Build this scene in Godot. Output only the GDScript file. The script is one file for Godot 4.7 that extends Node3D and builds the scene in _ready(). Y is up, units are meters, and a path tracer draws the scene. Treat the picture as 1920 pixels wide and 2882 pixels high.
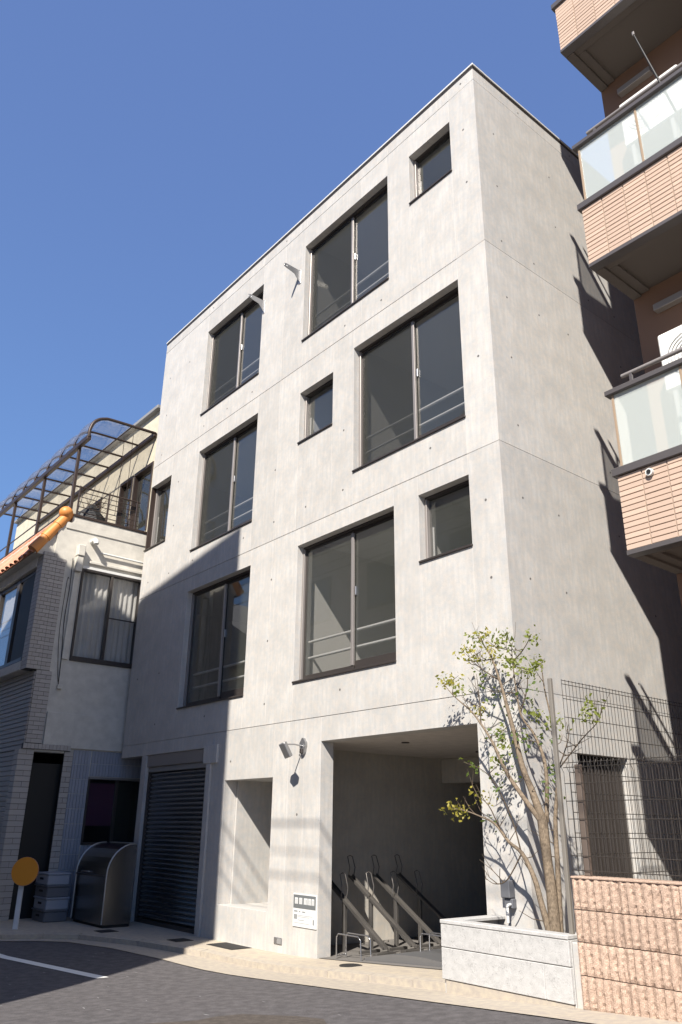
extends Node3D
# A bare concrete block of flats on a narrow street; x runs along its street front, z out into the street, y up, metres.

var M := {}
var mesh_cache := {}
var rng := RandomNumberGenerator.new()

# ---------------------------------------------------------------- mesh building
class MB:
	var v := PackedVector3Array()
	var n := PackedVector3Array()
	var uv := PackedVector2Array()
	func tri(a: Vector3, b: Vector3, c: Vector3, na := Vector3.ZERO, nb := Vector3.ZERO, nc := Vector3.ZERO):
		# counter-clockwise seen from outside
		var f := (b - a).cross(c - a).normalized()
		v.append_array([a, c, b])
		n.append_array([na if na != Vector3.ZERO else f, nc if nc != Vector3.ZERO else f, nb if nb != Vector3.ZERO else f])
		uv.append_array([Vector2.ZERO, Vector2.ZERO, Vector2.ZERO])
	func quad(a: Vector3, b: Vector3, c: Vector3, d: Vector3):
		tri(a, b, c)
		tri(a, c, d)
	func squad(a, b, c, d, na, nb, nc, nd):
		tri(a, b, c, na, nb, nc)
		tri(a, c, d, na, nc, nd)
	func away(a: Vector3, b: Vector3, c: Vector3, o: Vector3):
		if (b - a).cross(c - a).dot((a + b + c) / 3.0 - o) < 0.0:
			tri(a, c, b)
		else:
			tri(a, b, c)
	func away4(a: Vector3, b: Vector3, c: Vector3, d: Vector3, o: Vector3):
		away(a, b, c, o)
		away(a, c, d, o)
	func box(lo: Vector3, hi: Vector3, bev := 0.0):
		var o := (lo + hi) * 0.5
		var h := (hi - lo) * 0.5
		var b: float = minf(bev, minf(h.x, minf(h.y, h.z)) * 0.45)
		var P := {}
		for sx in [-1, 1]:
			for sy in [-1, 1]:
				for sz in [-1, 1]:
					P[[sx, sy, sz]] = [o + Vector3(sx * h.x, sy * (h.y - b), sz * (h.z - b)), o + Vector3(sx * (h.x - b), sy * h.y, sz * (h.z - b)), o + Vector3(sx * (h.x - b), sy * (h.y - b), sz * h.z)]
		for s in [-1, 1]:
			away4(P[[s, -1, -1]][0], P[[s, 1, -1]][0], P[[s, 1, 1]][0], P[[s, -1, 1]][0], o)
			away4(P[[-1, s, -1]][1], P[[1, s, -1]][1], P[[1, s, 1]][1], P[[-1, s, 1]][1], o)
			away4(P[[-1, -1, s]][2], P[[1, -1, s]][2], P[[1, 1, s]][2], P[[-1, 1, s]][2], o)
		if b > 0.0:
			for s in [-1, 1]:
				for t in [-1, 1]:
					away4(P[[s, t, -1]][0], P[[s, t, 1]][0], P[[s, t, 1]][1], P[[s, t, -1]][1], o)
					away4(P[[s, -1, t]][0], P[[s, 1, t]][0], P[[s, 1, t]][2], P[[s, -1, t]][2], o)
					away4(P[[-1, s, t]][1], P[[1, s, t]][1], P[[1, s, t]][2], P[[-1, s, t]][2], o)
			for k in P:
				away(P[k][0], P[k][1], P[k][2], o)
	func tube(pts: Array, radii: Array, sides := 8, caps := true):
		var rings := []
		var side := Vector3.UP
		var last := pts.size() - 1
		var nrm := []
		for i in pts.size():
			var d: Vector3 = (pts[mini(i + 1, last)] - pts[maxi(i - 1, 0)]).normalized()
			if i == 0:
				side = d.cross(Vector3.UP if absf(d.y) < 0.9 else Vector3.RIGHT).normalized()
			else:
				side = (side - d * side.dot(d)).normalized()
			var other := d.cross(side)
			var ring := []
			var nn := []
			for k in sides:
				var a := TAU * k / sides
				var q := side * cos(a) + other * sin(a)
				ring.append(pts[i] + q * radii[mini(i, radii.size() - 1)])
				nn.append(q)
			rings.append(ring)
			nrm.append(nn)
		for i in last:
			for k in sides:
				var k2 := (k + 1) % sides
				squad(rings[i][k], rings[i][k2], rings[i + 1][k2], rings[i + 1][k], nrm[i][k], nrm[i][k2], nrm[i + 1][k2], nrm[i + 1][k])
		if caps:
			for k in sides:
				var k2 := (k + 1) % sides
				tri(pts[0], rings[0][k2], rings[0][k])
				tri(pts[last], rings[last][k], rings[last][k2])
	func prism(poly: PackedVector2Array, map: Callable, w0: float, w1: float):
		# a flat outline given thickness: map(u, v, w) -> Vector3
		var idx := Geometry2D.triangulate_polygon(poly)
		var o := Vector3.ZERO
		for q in poly:
			o += map.call(q.x, q.y, (w0 + w1) * 0.5)
		o /= poly.size()
		var dir: Vector3 = map.call(0.0, 0.0, 1.0) - map.call(0.0, 0.0, 0.0)
		for i in range(0, idx.size(), 3):
			for w in [w0, w1]:
				var a: Vector3 = map.call(poly[idx[i]].x, poly[idx[i]].y, w)
				var b: Vector3 = map.call(poly[idx[i + 1]].x, poly[idx[i + 1]].y, w)
				var c: Vector3 = map.call(poly[idx[i + 2]].x, poly[idx[i + 2]].y, w)
				var out: Vector3 = dir if w == maxf(w0, w1) else -dir
				if (b - a).cross(c - a).dot(out) < 0.0:
					tri(a, c, b)
				else:
					tri(a, b, c)
		var ccw := not Geometry2D.is_polygon_clockwise(poly)
		for i in poly.size():
			var p := poly[i]
			var q := poly[(i + 1) % poly.size()]
			var e := q - p
			var out2 := Vector2(e.y, -e.x) if ccw else Vector2(-e.y, e.x)
			var a: Vector3 = map.call(p.x, p.y, w0)
			var b: Vector3 = map.call(q.x, q.y, w0)
			var c: Vector3 = map.call(q.x, q.y, w1)
			var d: Vector3 = map.call(p.x, p.y, w1)
			var o3: Vector3 = map.call(out2.x, out2.y, 0.0) - map.call(0.0, 0.0, 0.0)
			if (b - a).cross(c - a).dot(o3) < 0.0:
				quad(a, d, c, b)
			else:
				quad(a, b, c, d)
	func done() -> ArrayMesh:
		var a := []
		a.resize(Mesh.ARRAY_MAX)
		a[Mesh.ARRAY_VERTEX] = v
		a[Mesh.ARRAY_NORMAL] = n
		a[Mesh.ARRAY_TEX_UV] = uv
		var m := ArrayMesh.new()
		m.add_surface_from_arrays(Mesh.PRIMITIVE_TRIANGLES, a)
		return m

# ---------------------------------------------------------------- nodes
var used := {}
func numbered(called: String) -> String:
	used[called] = used.get(called, 0) + 1
	return called if used[called] == 1 else "%s_%03d" % [called, used[called] - 1]

func wpos(o: Node) -> Vector3:
	var p := Vector3.ZERO
	while o != self and o != null:
		p += (o as Node3D).position
		o = o.get_parent()
	return p

func thing(called: String, label: String, category: String, at := Vector3.ZERO, group := "") -> Node3D:
	var o := Node3D.new()
	o.name = numbered(called)
	add_child(o)
	o.position = at
	o.set_meta("label", label)
	o.set_meta("category", category)
	if group: o.set_meta("group", group)
	return o

func part(parent: Node, called: String, mesh: Mesh, mat: Material, at := Vector3.ZERO) -> MeshInstance3D:
	# mesh vertices are world positions relative to `at`
	var o := MeshInstance3D.new()
	o.name = called
	o.mesh = mesh
	o.material_override = mat
	parent.add_child(o, true)
	o.position = at - (wpos(parent) if parent != self else Vector3.ZERO)
	return o

func structure(called: String, mesh: Mesh, mat: Material, at := Vector3.ZERO) -> MeshInstance3D:
	var o := part(self, numbered(called), mesh, mat, at)
	o.set_meta("kind", "structure")
	return o

func cube(parent: Node, called: String, mat: Material, lo: Vector3, hi: Vector3, bev := 0.0) -> MeshInstance3D:
	var c := (lo + hi) * 0.5
	var s := (hi - lo).abs()
	var key := [snappedf(s.x, 0.0005), snappedf(s.y, 0.0005), snappedf(s.z, 0.0005), bev]
	if not mesh_cache.has(key):
		var b := MB.new()
		b.box(-s * 0.5, s * 0.5, bev)
		mesh_cache[key] = b.done()
	return part(parent, called, mesh_cache[key], mat, c)

# a wall plane: "z" faces +z at z = c, "x" faces +x at x = c; u runs along it, v up, w outwards
func pm(plane: String, c: float, u: float, v: float, w: float) -> Vector3:
	return Vector3(u, v, c + w) if plane == "z" else Vector3(c + w, v, u)

func pcube(parent: Node, called: String, mat: Material, plane: String, c: float, u0: float, u1: float, v0: float, v1: float, w0: float, w1: float, bev := 0.0) -> MeshInstance3D:
	var a := pm(plane, c, u0, v0, w0)
	var b := pm(plane, c, u1, v1, w1)
	return cube(parent, called, mat, a.min(b), a.max(b), bev)

func rects(u0: float, u1: float, v0: float, v1: float, holes: Array, ubreaks := []) -> Array:
	# cut a wall into rectangles round its openings [u0, u1, v0, v1]
	var us := [u0, u1]
	for h in holes:
		for e in [h[0], h[1]]:
			if e > u0 + 0.001 and e < u1 - 0.001: us.append(e)
	for e in ubreaks:
		if e > u0 and e < u1: us.append(e)
	us.sort()
	var out := []
	for i in us.size() - 1:
		if us[i + 1] - us[i] < 0.002: continue
		var mid: float = (us[i] + us[i + 1]) * 0.5
		var cuts := []
		for h in holes:
			if mid > h[0] and mid < h[1]: cuts.append([h[2], h[3]])
		cuts.sort_custom(func(a, b): return a[0] < b[0])
		var y := v0
		for c in cuts:
			if c[0] > y + 0.002: out.append([us[i], us[i + 1], y, minf(c[0], v1)])
			y = maxf(y, c[1])
		if y < v1 - 0.002: out.append([us[i], us[i + 1], y, v1])
	return out

func plain_wall(parent: Node, called: String, mat: Material, plane: String, c: float, u0: float, u1: float, v0: float, v1: float, thick: float, holes := []) -> MeshInstance3D:
	var b := MB.new()
	var o := pm(plane, c, (u0 + u1) * 0.5, v0, 0.0)
	for r in rects(u0, u1, v0, v1, holes):
		var p := pm(plane, c, r[0], r[2], 0.0) - o
		var q := pm(plane, c, r[1], r[3], -thick) - o
		b.box(p.min(q), p.max(q))
	return part(parent, called, b.done(), mat, o)

# ---------------------------------------------------------------- materials
func lin(r: float, g: float, b: float, a := 1.0) -> Color:
	var c := Color(r, g, b).linear_to_srgb()
	c.a = a
	return c

func mat(called: String, col: Color, rough := 0.8, metal := 0.0, spec := 0.5) -> StandardMaterial3D:
	var m := StandardMaterial3D.new()
	m.resource_name = called
	m.albedo_color = col
	m.roughness = rough
	m.metallic = metal
	m.metallic_specular = spec
	M[called] = m
	return m

func noise_bytes(size: int, seed_: int, freq: float, oct := 4, cell := false) -> PackedByteArray:
	var f := FastNoiseLite.new()
	f.seed = seed_
	f.frequency = freq
	f.noise_type = FastNoiseLite.TYPE_CELLULAR if cell else FastNoiseLite.TYPE_SIMPLEX_SMOOTH
	f.fractal_octaves = oct
	f.fractal_type = FastNoiseLite.FRACTAL_FBM
	var img := f.get_seamless_image(size, size, false, false, 0.12, true)
	img.convert(Image.FORMAT_L8)
	return img.get_data()

func texture(size: int, fn: Callable) -> ImageTexture:
	# fn(i, x, y) -> brightness about 1.0 for every texel; the colour itself is the material's
	var d := PackedByteArray()
	d.resize(size * size * 3)
	var i := 0
	for y in size:
		for x in size:
			var t: Vector3 = fn.call(i, x, y)
			d[i * 3] = clampi(int(t.x * 200.0), 0, 255)
			d[i * 3 + 1] = clampi(int(t.y * 200.0), 0, 255)
			d[i * 3 + 2] = clampi(int(t.z * 200.0), 0, 255)
			i += 1
	var img := Image.create_from_data(size, size, false, Image.FORMAT_RGB8, d)
	img.generate_mipmaps()
	return ImageTexture.create_from_image(img)

func grey_texture(size: int, bytes: PackedByteArray) -> ImageTexture:
	var img := Image.create_from_data(size, size, false, Image.FORMAT_L8, bytes)
	return ImageTexture.create_from_image(img)

func world_tex(m: StandardMaterial3D, tex: Texture2D, metres: float, height: Texture2D = null, cm := 0.0):
	# tex is centred on 200/255 of white: brighten the colour to make up for it
	var k := 1.0 / Color(200.0 / 255.0, 0, 0).srgb_to_linear().r
	var c := m.albedo_color.srgb_to_linear()
	m.albedo_color = Color(minf(c.r * k, 1.0), minf(c.g * k, 1.0), minf(c.b * k, 1.0)).linear_to_srgb()
	m.albedo_texture = tex
	m.uv1_triplanar = true
	m.uv1_world_triplanar = true
	m.uv1_triplanar_sharpness = 8.0
	m.uv1_scale = Vector3.ONE / metres
	if height:
		m.heightmap_enabled = true
		m.heightmap_texture = height
		m.heightmap_scale = cm

var T := {}
func make_textures():
	var a := noise_bytes(1024, 3, 0.006, 5)
	var b := noise_bytes(1024, 8, 0.03, 4)
	var c := noise_bytes(1024, 12, 0.16, 2)
	var st := noise_bytes(1024, 21, 0.05, 3)
	T.concrete = texture(1024, func(i, x, y):
		var s: float = (st[(y / 10) * 1024 + x] - 128.0) / 128.0      # runs drawn out downwards
		var k: float = 1.0 + 0.04 * (a[i] - 128.0) / 128.0 + 0.022 * (b[i] - 128.0) / 128.0 + 0.02 * (c[i] - 128.0) / 128.0 + 0.03 * s * clampf(a[i] / 128.0, 0.2, 1.4)
		if c[i] < 50 and b[i] > 120: k -= 0.05                       # pinholes
		var w: float = 0.02 * (b[i] - 128.0) / 128.0
		return Vector3(k + w, k, k - w))
	T.concrete_h = grey_texture(1024, c)
	var g := noise_bytes(1024, 31, 0.3, 2)
	var g2 := noise_bytes(1024, 32, 0.012, 4)
	var g3 := noise_bytes(1024, 33, 0.07, 3)
	T.asphalt = texture(1024, func(i, _x, _y):
		var k: float = 1.0 + 0.20 * (g[i] - 128.0) / 128.0 + 0.14 * (g2[i] - 128.0) / 128.0 + 0.08 * (g3[i] - 128.0) / 128.0
		if g[i] > 206 and g3[i] > 118: k += 0.35                      # pale stones
		return Vector3(k * 1.0, k, k * 1.0))
	T.asphalt_h = grey_texture(1024, g)
	var p := noise_bytes(512, 41, 0.02, 4)
	var q := noise_bytes(512, 42, 0.2, 2)
	T.paving = texture(512, func(i, _x, _y):
		var k: float = 1.0 + 0.07 * (p[i] - 128.0) / 128.0 + 0.05 * (q[i] - 128.0) / 128.0
		return Vector3(k, k, k * (1.0 - 0.03 * (p[i] - 128.0) / 128.0)))
	T.plaster = texture(512, func(i, _x, _y):
		var k: float = 1.0 + 0.05 * (p[i] - 128.0) / 128.0 + 0.03 * (q[i] - 128.0) / 128.0
		return Vector3(k, k, k))
	var s1 := noise_bytes(512, 51, 0.09, 4)
	T.rough = texture(512, func(i, _x, _y):
		var k: float = 1.0 + 0.16 * (s1[i] - 128.0) / 128.0 + 0.12 * (q[i] - 128.0) / 128.0 + 0.06 * (p[i] - 128.0) / 128.0
		return Vector3(k, k, k))
	T.rough_h = grey_texture(512, s1)
	T.bark = texture(512, func(i, x, y):
		var f: float = (q[((y / 12) % 512) * 512 + x] - 128.0) / 128.0
		var k: float = 1.0 + 0.3 * f + 0.15 * (p[i] - 128.0) / 128.0
		return Vector3(k, k, k))
	# the planter's pale stone with short dark veins
	var v1 := noise_bytes(512, 61, 0.035, 3)
	var v2 := noise_bytes(512, 62, 0.014, 2)
	T.granite = texture(512, func(i, _x, _y):
		var k: float = 1.0 + 0.07 * (q[i] - 128.0) / 128.0 + 0.05 * (p[i] - 128.0) / 128.0
		if absf(v1[i] - 128.0) < 3.5 and v2[i] > 130: k -= 0.26
		return Vector3(k, k, k))

func make_materials():
	make_textures()
	for i in 5:
		var tone: float = [1.0, 0.955, 1.03, 0.98, 1.015][i]
		world_tex(mat("concrete%d" % i, lin(0.465 * tone, 0.452 * tone, 0.432 * tone), 0.82, 0.0, 0.35), T.concrete, 3.1, T.concrete_h, 0.06)
	world_tex(mat("asphalt", lin(0.092, 0.086, 0.088), 0.85, 0, 0.4), T.asphalt, 1.7, T.asphalt_h, 0.25)
	world_tex(mat("patch", lin(0.085, 0.072, 0.062), 0.9, 0, 0.4), T.asphalt, 1.1, T.asphalt_h, 0.35)
	world_tex(mat("paving", lin(0.43, 0.375, 0.30), 0.85, 0, 0.35), T.paving, 1.3)
	world_tex(mat("kerb", lin(0.40, 0.355, 0.295), 0.85, 0, 0.35), T.paving, 0.9)
	world_tex(mat("ground", lin(0.14, 0.13, 0.11), 0.95), T.paving, 3.0)
	world_tex(mat("plaster", lin(0.555, 0.53, 0.475), 0.85, 0, 0.3), T.plaster, 2.3)
	world_tex(mat("plaster_cream", lin(0.56, 0.51, 0.40), 0.85, 0, 0.3), T.plaster, 2.3)
	for i in 4:
		var t: float = [1.0, 0.94, 1.05, 0.97][i]
		world_tex(mat("pink_block%d" % i, lin(0.43 * t, 0.315 * t, 0.245 * t), 0.9, 0, 0.25), T.rough, 0.55, T.rough_h, 0.3)
		mat("brick%d" % i, lin(0.50 * t, 0.375 * t, 0.295 * t), 0.8, 0, 0.35)
		mat("white_brick%d" % i, lin(0.40 * t, 0.37 * t, 0.34 * t), 0.6, 0, 0.4)
		mat("blue_tile%d" % i, lin(0.30 * t, 0.32 * t, 0.37 * t), 0.35, 0, 0.5)
		mat("orange_tile%d" % i, lin([0.58, 0.52, 0.62, 0.55][i], [0.29, 0.245, 0.33, 0.27][i], [0.185, 0.155, 0.215, 0.17][i]), 0.6, 0, 0.4)
		mat("board%d" % i, lin(0.30 * t, 0.275 * t, 0.255 * t), 0.55, 0, 0.4)
	mat("mortar", lin(0.34, 0.26, 0.205), 0.95)
	mat("dark_mortar", lin(0.07, 0.065, 0.06), 0.95)
	mat("orange_cap", lin(0.60, 0.235, 0.055), 0.5, 0, 0.5)
	world_tex(mat("granite", lin(0.44, 0.435, 0.425), 0.8, 0, 0.35), T.granite, 0.8, T.rough_h, 0.12)
	world_tex(mat("bark", lin(0.185, 0.145, 0.105), 0.9, 0, 0.3), T.bark, 0.35)
	mat("twig", lin(0.085, 0.062, 0.042), 0.9)
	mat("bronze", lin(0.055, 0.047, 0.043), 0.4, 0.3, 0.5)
	mat("frame_pale", lin(0.30, 0.275, 0.26), 0.4, 0.4, 0.5)
	mat("steel", lin(0.42, 0.42, 0.43), 0.3, 0.9, 0.5)
	mat("steel_dull", lin(0.34, 0.34, 0.345), 0.45, 0.8, 0.5)
	mat("rack_steel", lin(0.17, 0.16, 0.15), 0.5, 0.7, 0.5)
	mat("iron", lin(0.035, 0.033, 0.032), 0.75, 0.2, 0.4)
	mat("stainless", lin(0.22, 0.215, 0.21), 0.24, 1.0, 0.5)
	mat("slat", lin(0.21, 0.215, 0.23), 0.22, 0.9, 0.5)
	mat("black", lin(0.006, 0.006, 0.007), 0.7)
	mat("door_dark", lin(0.008, 0.007, 0.006), 0.6)
	mat("brown_metal", lin(0.05, 0.034, 0.028), 0.45, 0.3, 0.5)
	mat("cap_metal", lin(0.115, 0.105, 0.105), 0.42, 0.4, 0.5)
	mat("white_metal", lin(0.62, 0.62, 0.60), 0.45)
	mat("white_paint", lin(0.74, 0.74, 0.71), 0.8)
	mat("grey_paint", lin(0.24, 0.24, 0.24), 0.6)
	mat("sign_grey", lin(0.13, 0.14, 0.145), 0.5)
	mat("sign_white", lin(0.60, 0.61, 0.61), 0.5)
	mat("sign_text", lin(0.24, 0.25, 0.255), 0.6)
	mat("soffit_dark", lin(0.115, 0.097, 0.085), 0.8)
	mat("brown_wall", lin(0.18, 0.105, 0.07), 0.85)
	mat("room", lin(0.55, 0.54, 0.51), 0.9)
	world_tex(mat("garage_wall", lin(0.40, 0.375, 0.335), 0.85, 0.0, 0.35), T.concrete, 3.1)
	world_tex(mat("garage_ceiling", lin(0.50, 0.46, 0.42), 0.9), T.plaster, 2.0)
	mat("garage_floor", lin(0.15, 0.14, 0.13), 0.8)
	mat("purple_blind", lin(0.10, 0.03, 0.07), 0.9)
	mat("curtain", lin(0.62, 0.61, 0.58), 0.9)
	mat("orange_disc", lin(0.62, 0.235, 0.012), 0.55)
	mat("ac_white", lin(0.78, 0.77, 0.72), 0.5)
	mat("cable", lin(0.015, 0.015, 0.015), 0.6)
	mat("grey_box", lin(0.115, 0.12, 0.135), 0.5)
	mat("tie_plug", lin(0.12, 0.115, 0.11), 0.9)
	mat("soil", lin(0.05, 0.04, 0.03), 0.95)
	mat("wire", lin(0.07, 0.062, 0.055), 0.4, 0.5, 0.5)
	mat("post_brown", lin(0.11, 0.085, 0.07), 0.6)
	mat("post_grey", lin(0.17, 0.155, 0.135), 0.8)
	mat("wood_rail", lin(0.30, 0.22, 0.15), 0.6)
	for i in 3:
		var lf := mat("leaf%d" % i, [lin(0.125, 0.145, 0.028), lin(0.23, 0.195, 0.032), lin(0.055, 0.095, 0.02)][i], 0.5, 0, 0.4)
		lf.backlight_enabled = true
		lf.backlight = Color(0.55, 0.6, 0.2)
	var g := mat("glass", lin(0.085, 0.09, 0.078, 0.20), 0.02, 0.0, 0.5)
	g.transparency = BaseMaterial3D.TRANSPARENCY_ALPHA
	var ns := mat("screen", lin(0.042, 0.043, 0.040, 0.3), 0.9, 0.0, 0.2)
	ns.transparency = BaseMaterial3D.TRANSPARENCY_ALPHA
	var gl := mat("glass_clear", lin(0.02, 0.022, 0.024, 0.12), 0.02, 0.0, 0.5)
	gl.transparency = BaseMaterial3D.TRANSPARENCY_ALPHA
	var gf := mat("glass_frosted", lin(0.70, 0.755, 0.73, 0.36), 0.22, 0.0, 0.4)
	gf.transparency = BaseMaterial3D.TRANSPARENCY_ALPHA
	var gp := mat("canopy_sheet", lin(0.19, 0.19, 0.205, 0.22), 0.1, 0.0, 0.5)
	gp.transparency = BaseMaterial3D.TRANSPARENCY_ALPHA
	gp.albedo_color.a = 0.32

# ---------------------------------------------------------------- the lie of the street
func softplus(a: float) -> float:
	var s := 0.3
	return s * log(1.0 + exp(clampf(a / s, -50.0, 50.0)))

func gy(x: float) -> float:
	return -0.03 + 0.065 * (softplus(x + 3.4) - softplus(x - 2.0))

func strip(edge_a: Array, edge_b: Array, ya: float, yb: float, steps := 6) -> MB:
	# a sheet between two plan lines [x, z] that follows the slope of the street
	var b := MB.new()
	for i in edge_a.size() - 1:
		for s in steps:
			var t0 := float(s) / steps
			var t1 := float(s + 1) / steps
			var p := []
			for t in [t0, t1]:
				var e: Vector2 = edge_a[i].lerp(edge_a[i + 1], t)
				var f: Vector2 = edge_b[i].lerp(edge_b[i + 1], t)
				p.append(Vector3(e.x, gy(e.x) + ya, e.y))
				p.append(Vector3(f.x, gy(f.x) + yb, f.y))
			var q := [p[0], p[2], p[3], p[1]]
			if (q[1] - q[0]).cross(q[2] - q[0]).y < 0.0: q.reverse()
			var steep: bool = absf((q[1] - q[0]).cross(q[2] - q[0]).normalized().y) < 0.2
			b.quad(q[0], q[1], q[2], q[3])
			if steep: pass
	return b

func build_street():
	var g := MB.new()
	g.quad(Vector3(-400, -0.4, 400), Vector3(400, -0.4, 400), Vector3(400, -0.4, -400), Vector3(-400, -0.4, -400))
	structure("ground", g.done(), M.ground)
	var V := func(a): return a.map(func(q): return Vector2(q[0], q[1]))
	var E: Array = V.call([[60, 1.2], [6, 1.2], [1.5, 1.2], [-1.5, 1.18], [-4.5, 1.17], [-5.6, 1.27], [-6.45, 1.5], [-6.78, 1.8], [-7.02, 2.2], [-7.4, 2.8], [-8.2, 3.1], [-60, 3.1]])
	var K: Array = V.call([[60, 0.62], [6, 0.62], [1.5, 0.62], [-1.5, 0.60], [-4.5, 0.64], [-5.75, 0.86], [-6.75, 1.24], [-7.08, 1.62], [-7.32, 2.08], [-7.7, 2.62], [-8.3, 2.88], [-60, 2.88]])
	var road_far: Array = E.map(func(q): return Vector2(q.x, 6.4))
	var inner: Array = K.map(func(q): return Vector2(q.x, -9.5))
	structure("road", strip(E, road_far, 0.0, 0.0).done(), M.asphalt)
	# far pavement
	structure("far_pavement", strip(road_far, E.map(func(q): return Vector2(q.x, 14.0)), 0.05, 0.05).done(), M.paving)
	# gutter: a shallow concrete channel from the road edge to the foot of the low kerb
	structure("gutter", strip(E, K, 0.006, -0.012).done(), M.kerb)
	# kerb stones, each a piece of its own
	var kp := Node3D.new()
	kp.name = "kerb"
	kp.set_meta("kind", "structure")
	add_child(kp)
	for i in range(1, K.size() - 1):
		var a: Vector2 = K[i]
		var c: Vector2 = K[i + 1]
		if i == K.size() - 2: c = a + (c - a).normalized() * 3.0
		if i == 1: a = Vector2(4.5, 0.62)
		var n := maxi(1, int(round(a.distance_to(c) / 0.6)))
		var dir := (c - a).normalized()
		var nrm := Vector2(dir.y, -dir.x)
		if nrm.y < 0.0: nrm = -nrm
		if i >= 8: nrm = Vector2(-dir.y, dir.x) if Vector2(-dir.y, dir.x).x > 0 else -Vector2(-dir.y, dir.x)
		for k in n:
			var p := a.lerp(c, float(k) / n)
			var q := a.lerp(c, float(k + 1) / n)
			var gap := dir * 0.003
			p += gap
			q -= gap
			var b := MB.new()
			var w := nrm * 0.10
			var pts := []
			for e in [p, q]:
				var y := gy(e.x)
				pts.append([Vector3(e.x, y - 0.1, e.y), Vector3(e.x, y + 0.046, e.y), Vector3(e.x - w.x * 1.2, y + 0.056, e.y - w.y * 1.2), Vector3(e.x - w.x * 1.2, y - 0.1, e.y - w.y * 1.2)])
			var o := Vector3.ZERO
			for e in pts:
				for f in e: o += f / 8.0
			for j in 4:
				b.away4(pts[0][j], pts[1][j], pts[1][(j + 1) % 4], pts[0][(j + 1) % 4], o)
			for e in 2: b.away4(pts[e][0], pts[e][1], pts[e][2], pts[e][3], o)
			var mi := part(kp, "kerb_stone", b.done(), M.kerb)
			mi.position = Vector3.ZERO
	structure("pavement", strip(K.map(func(q): return q + Vector2(0, -0.125)), inner, 0.05, 0.05).done(), M.paving)
	# white parking line, worn, and a coarser patch in the asphalt
	var wl := MB.new()
	var ln := [[-30.0, 3.05], [-12.0, 2.85], [-8.0, 2.70], [-5.7, 2.58], [-4.1, 2.28], [-3.72, 2.22]]
	for i in ln.size() - 1:
		var a := Vector2(ln[i][0], ln[i][1])
		var c := Vector2(ln[i + 1][0], ln[i + 1][1])
		var w := Vector2(0.0, 0.065)
		wl.quad(Vector3(a.x, gy(a.x) + 0.005, a.y + w.y), Vector3(c.x, gy(c.x) + 0.005, c.y + w.y), Vector3(c.x, gy(c.x) + 0.005, c.y - w.y), Vector3(a.x, gy(a.x) + 0.005, a.y - w.y))
	structure("road_line", wl.done(), M.white_paint)
	var pb := MB.new()
	var centre := Vector2(-0.15, 2.95)
	var prev := Vector3.ZERO
	for k in 25:
		var an := TAU * k / 24.0
		var r := 0.78 + 0.10 * sin(an * 3.0 + 1.0) + 0.05 * sin(an * 7.0)
		var q := centre + Vector2(cos(an) * r * 1.1, sin(an) * r * 0.85)
		var p3 := Vector3(q.x, gy(q.x) + 0.004, q.y)
		if k > 0: pb.away(Vector3(centre.x, gy(centre.x) + 0.004, centre.y), prev, p3, Vector3(centre.x, -50, centre.y))
		prev = p3
	structure("asphalt_patch", pb.done(), M.patch)
	# small pale scuffs and chippings on the asphalt
	var sc := MB.new()
	for k in 46:
		var x := rng.randf_range(-5.5, 1.0)
		var z := rng.randf_range(1.5, 4.2)
		var l := rng.randf_range(0.008, 0.04)
		var an := rng.randf_range(-0.5, 0.5)
		var d := Vector3(cos(an), 0, sin(an)) * l
		var e := Vector3(-sin(an), 0, cos(an)) * rng.randf_range(0.004, 0.010)
		var p := Vector3(x, gy(x) + 0.004, z)
		sc.away4(p - d, p - e, p + d, p + e, p - Vector3(0, 5, 0))
	var so := structure("asphalt_scuffs", sc.done(), M.grey_paint)
	so.set_meta("kind", "stuff")
	so.set_meta("label", "small pale scuffs and chippings on the asphalt road")
	so.set_meta("category", "scuffs")
	# inspection covers set in the pavement
	for c in [[-4.62, 0.17, 0.30, 0.15, "large rectangular iron cover in the pavement in front of the niche", 0], [-5.45, 0.40, 0.13, 0.13, "small square iron cover in the pavement before the roller shutter", 0], [-6.85, 0.80, 0.13, 0.13, "small iron cover in the pavement beside the steel bin", 0], [-2.2, 0.22, 0.12, 0.12, "round iron cover in the pavement before the garage opening", 1]]:
		var y: float = gy(c[0]) + 0.05
		var t := thing("manhole_cover", c[4], "manhole cover", Vector3(c[0], y, c[1]), "iron covers in the pavement")
		if c[5] == 1:
			var b := MB.new()
			b.tube([Vector3(0, -0.02, 0), Vector3(0, 0.006, 0)], [c[2]], 20)
			part(t, "lid", b.done(), M.iron, t.position)
		else:
			cube(t, "rim", M.iron, Vector3(c[0] - c[2], y - 0.02, c[1] - c[3]), Vector3(c[0] + c[2], y + 0.005, c[1] + c[3]), 0.002)
			cube(t, "lid", M.iron, Vector3(c[0] - c[2] + 0.02, y - 0.015, c[1] - c[3] + 0.02), Vector3(c[0] + c[2] - 0.02, y + 0.009, c[1] + c[3] - 0.02), 0.002)

# ---------------------------------------------------------------- the concrete building
var XL := -8.74
const R_TOP := 11.05
var WINS := [
	[-1.26, -0.46, 9.58, 10.46, 0], [-3.74, -1.72, 8.58, 10.46, 1], [-6.92, -4.98, 8.58, 10.44, 1],
	[-2.47, -0.462, 5.85, 7.80, 1], [-3.75, -2.94, 6.765, 7.63, 0], [-6.86, -4.93, 5.865, 7.79, 1], [-8.74, -7.895, 6.345, 7.685, 2],
	[-1.26, -0.46, 4.27, 5.11, 0], [-3.68, -1.69, 3.19, 5.11, 1], [-6.84, -4.89, 3.16, 5.12, 1]]

func tone(i: int) -> StandardMaterial3D:
	return M["concrete%d" % (i % 5)]

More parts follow.
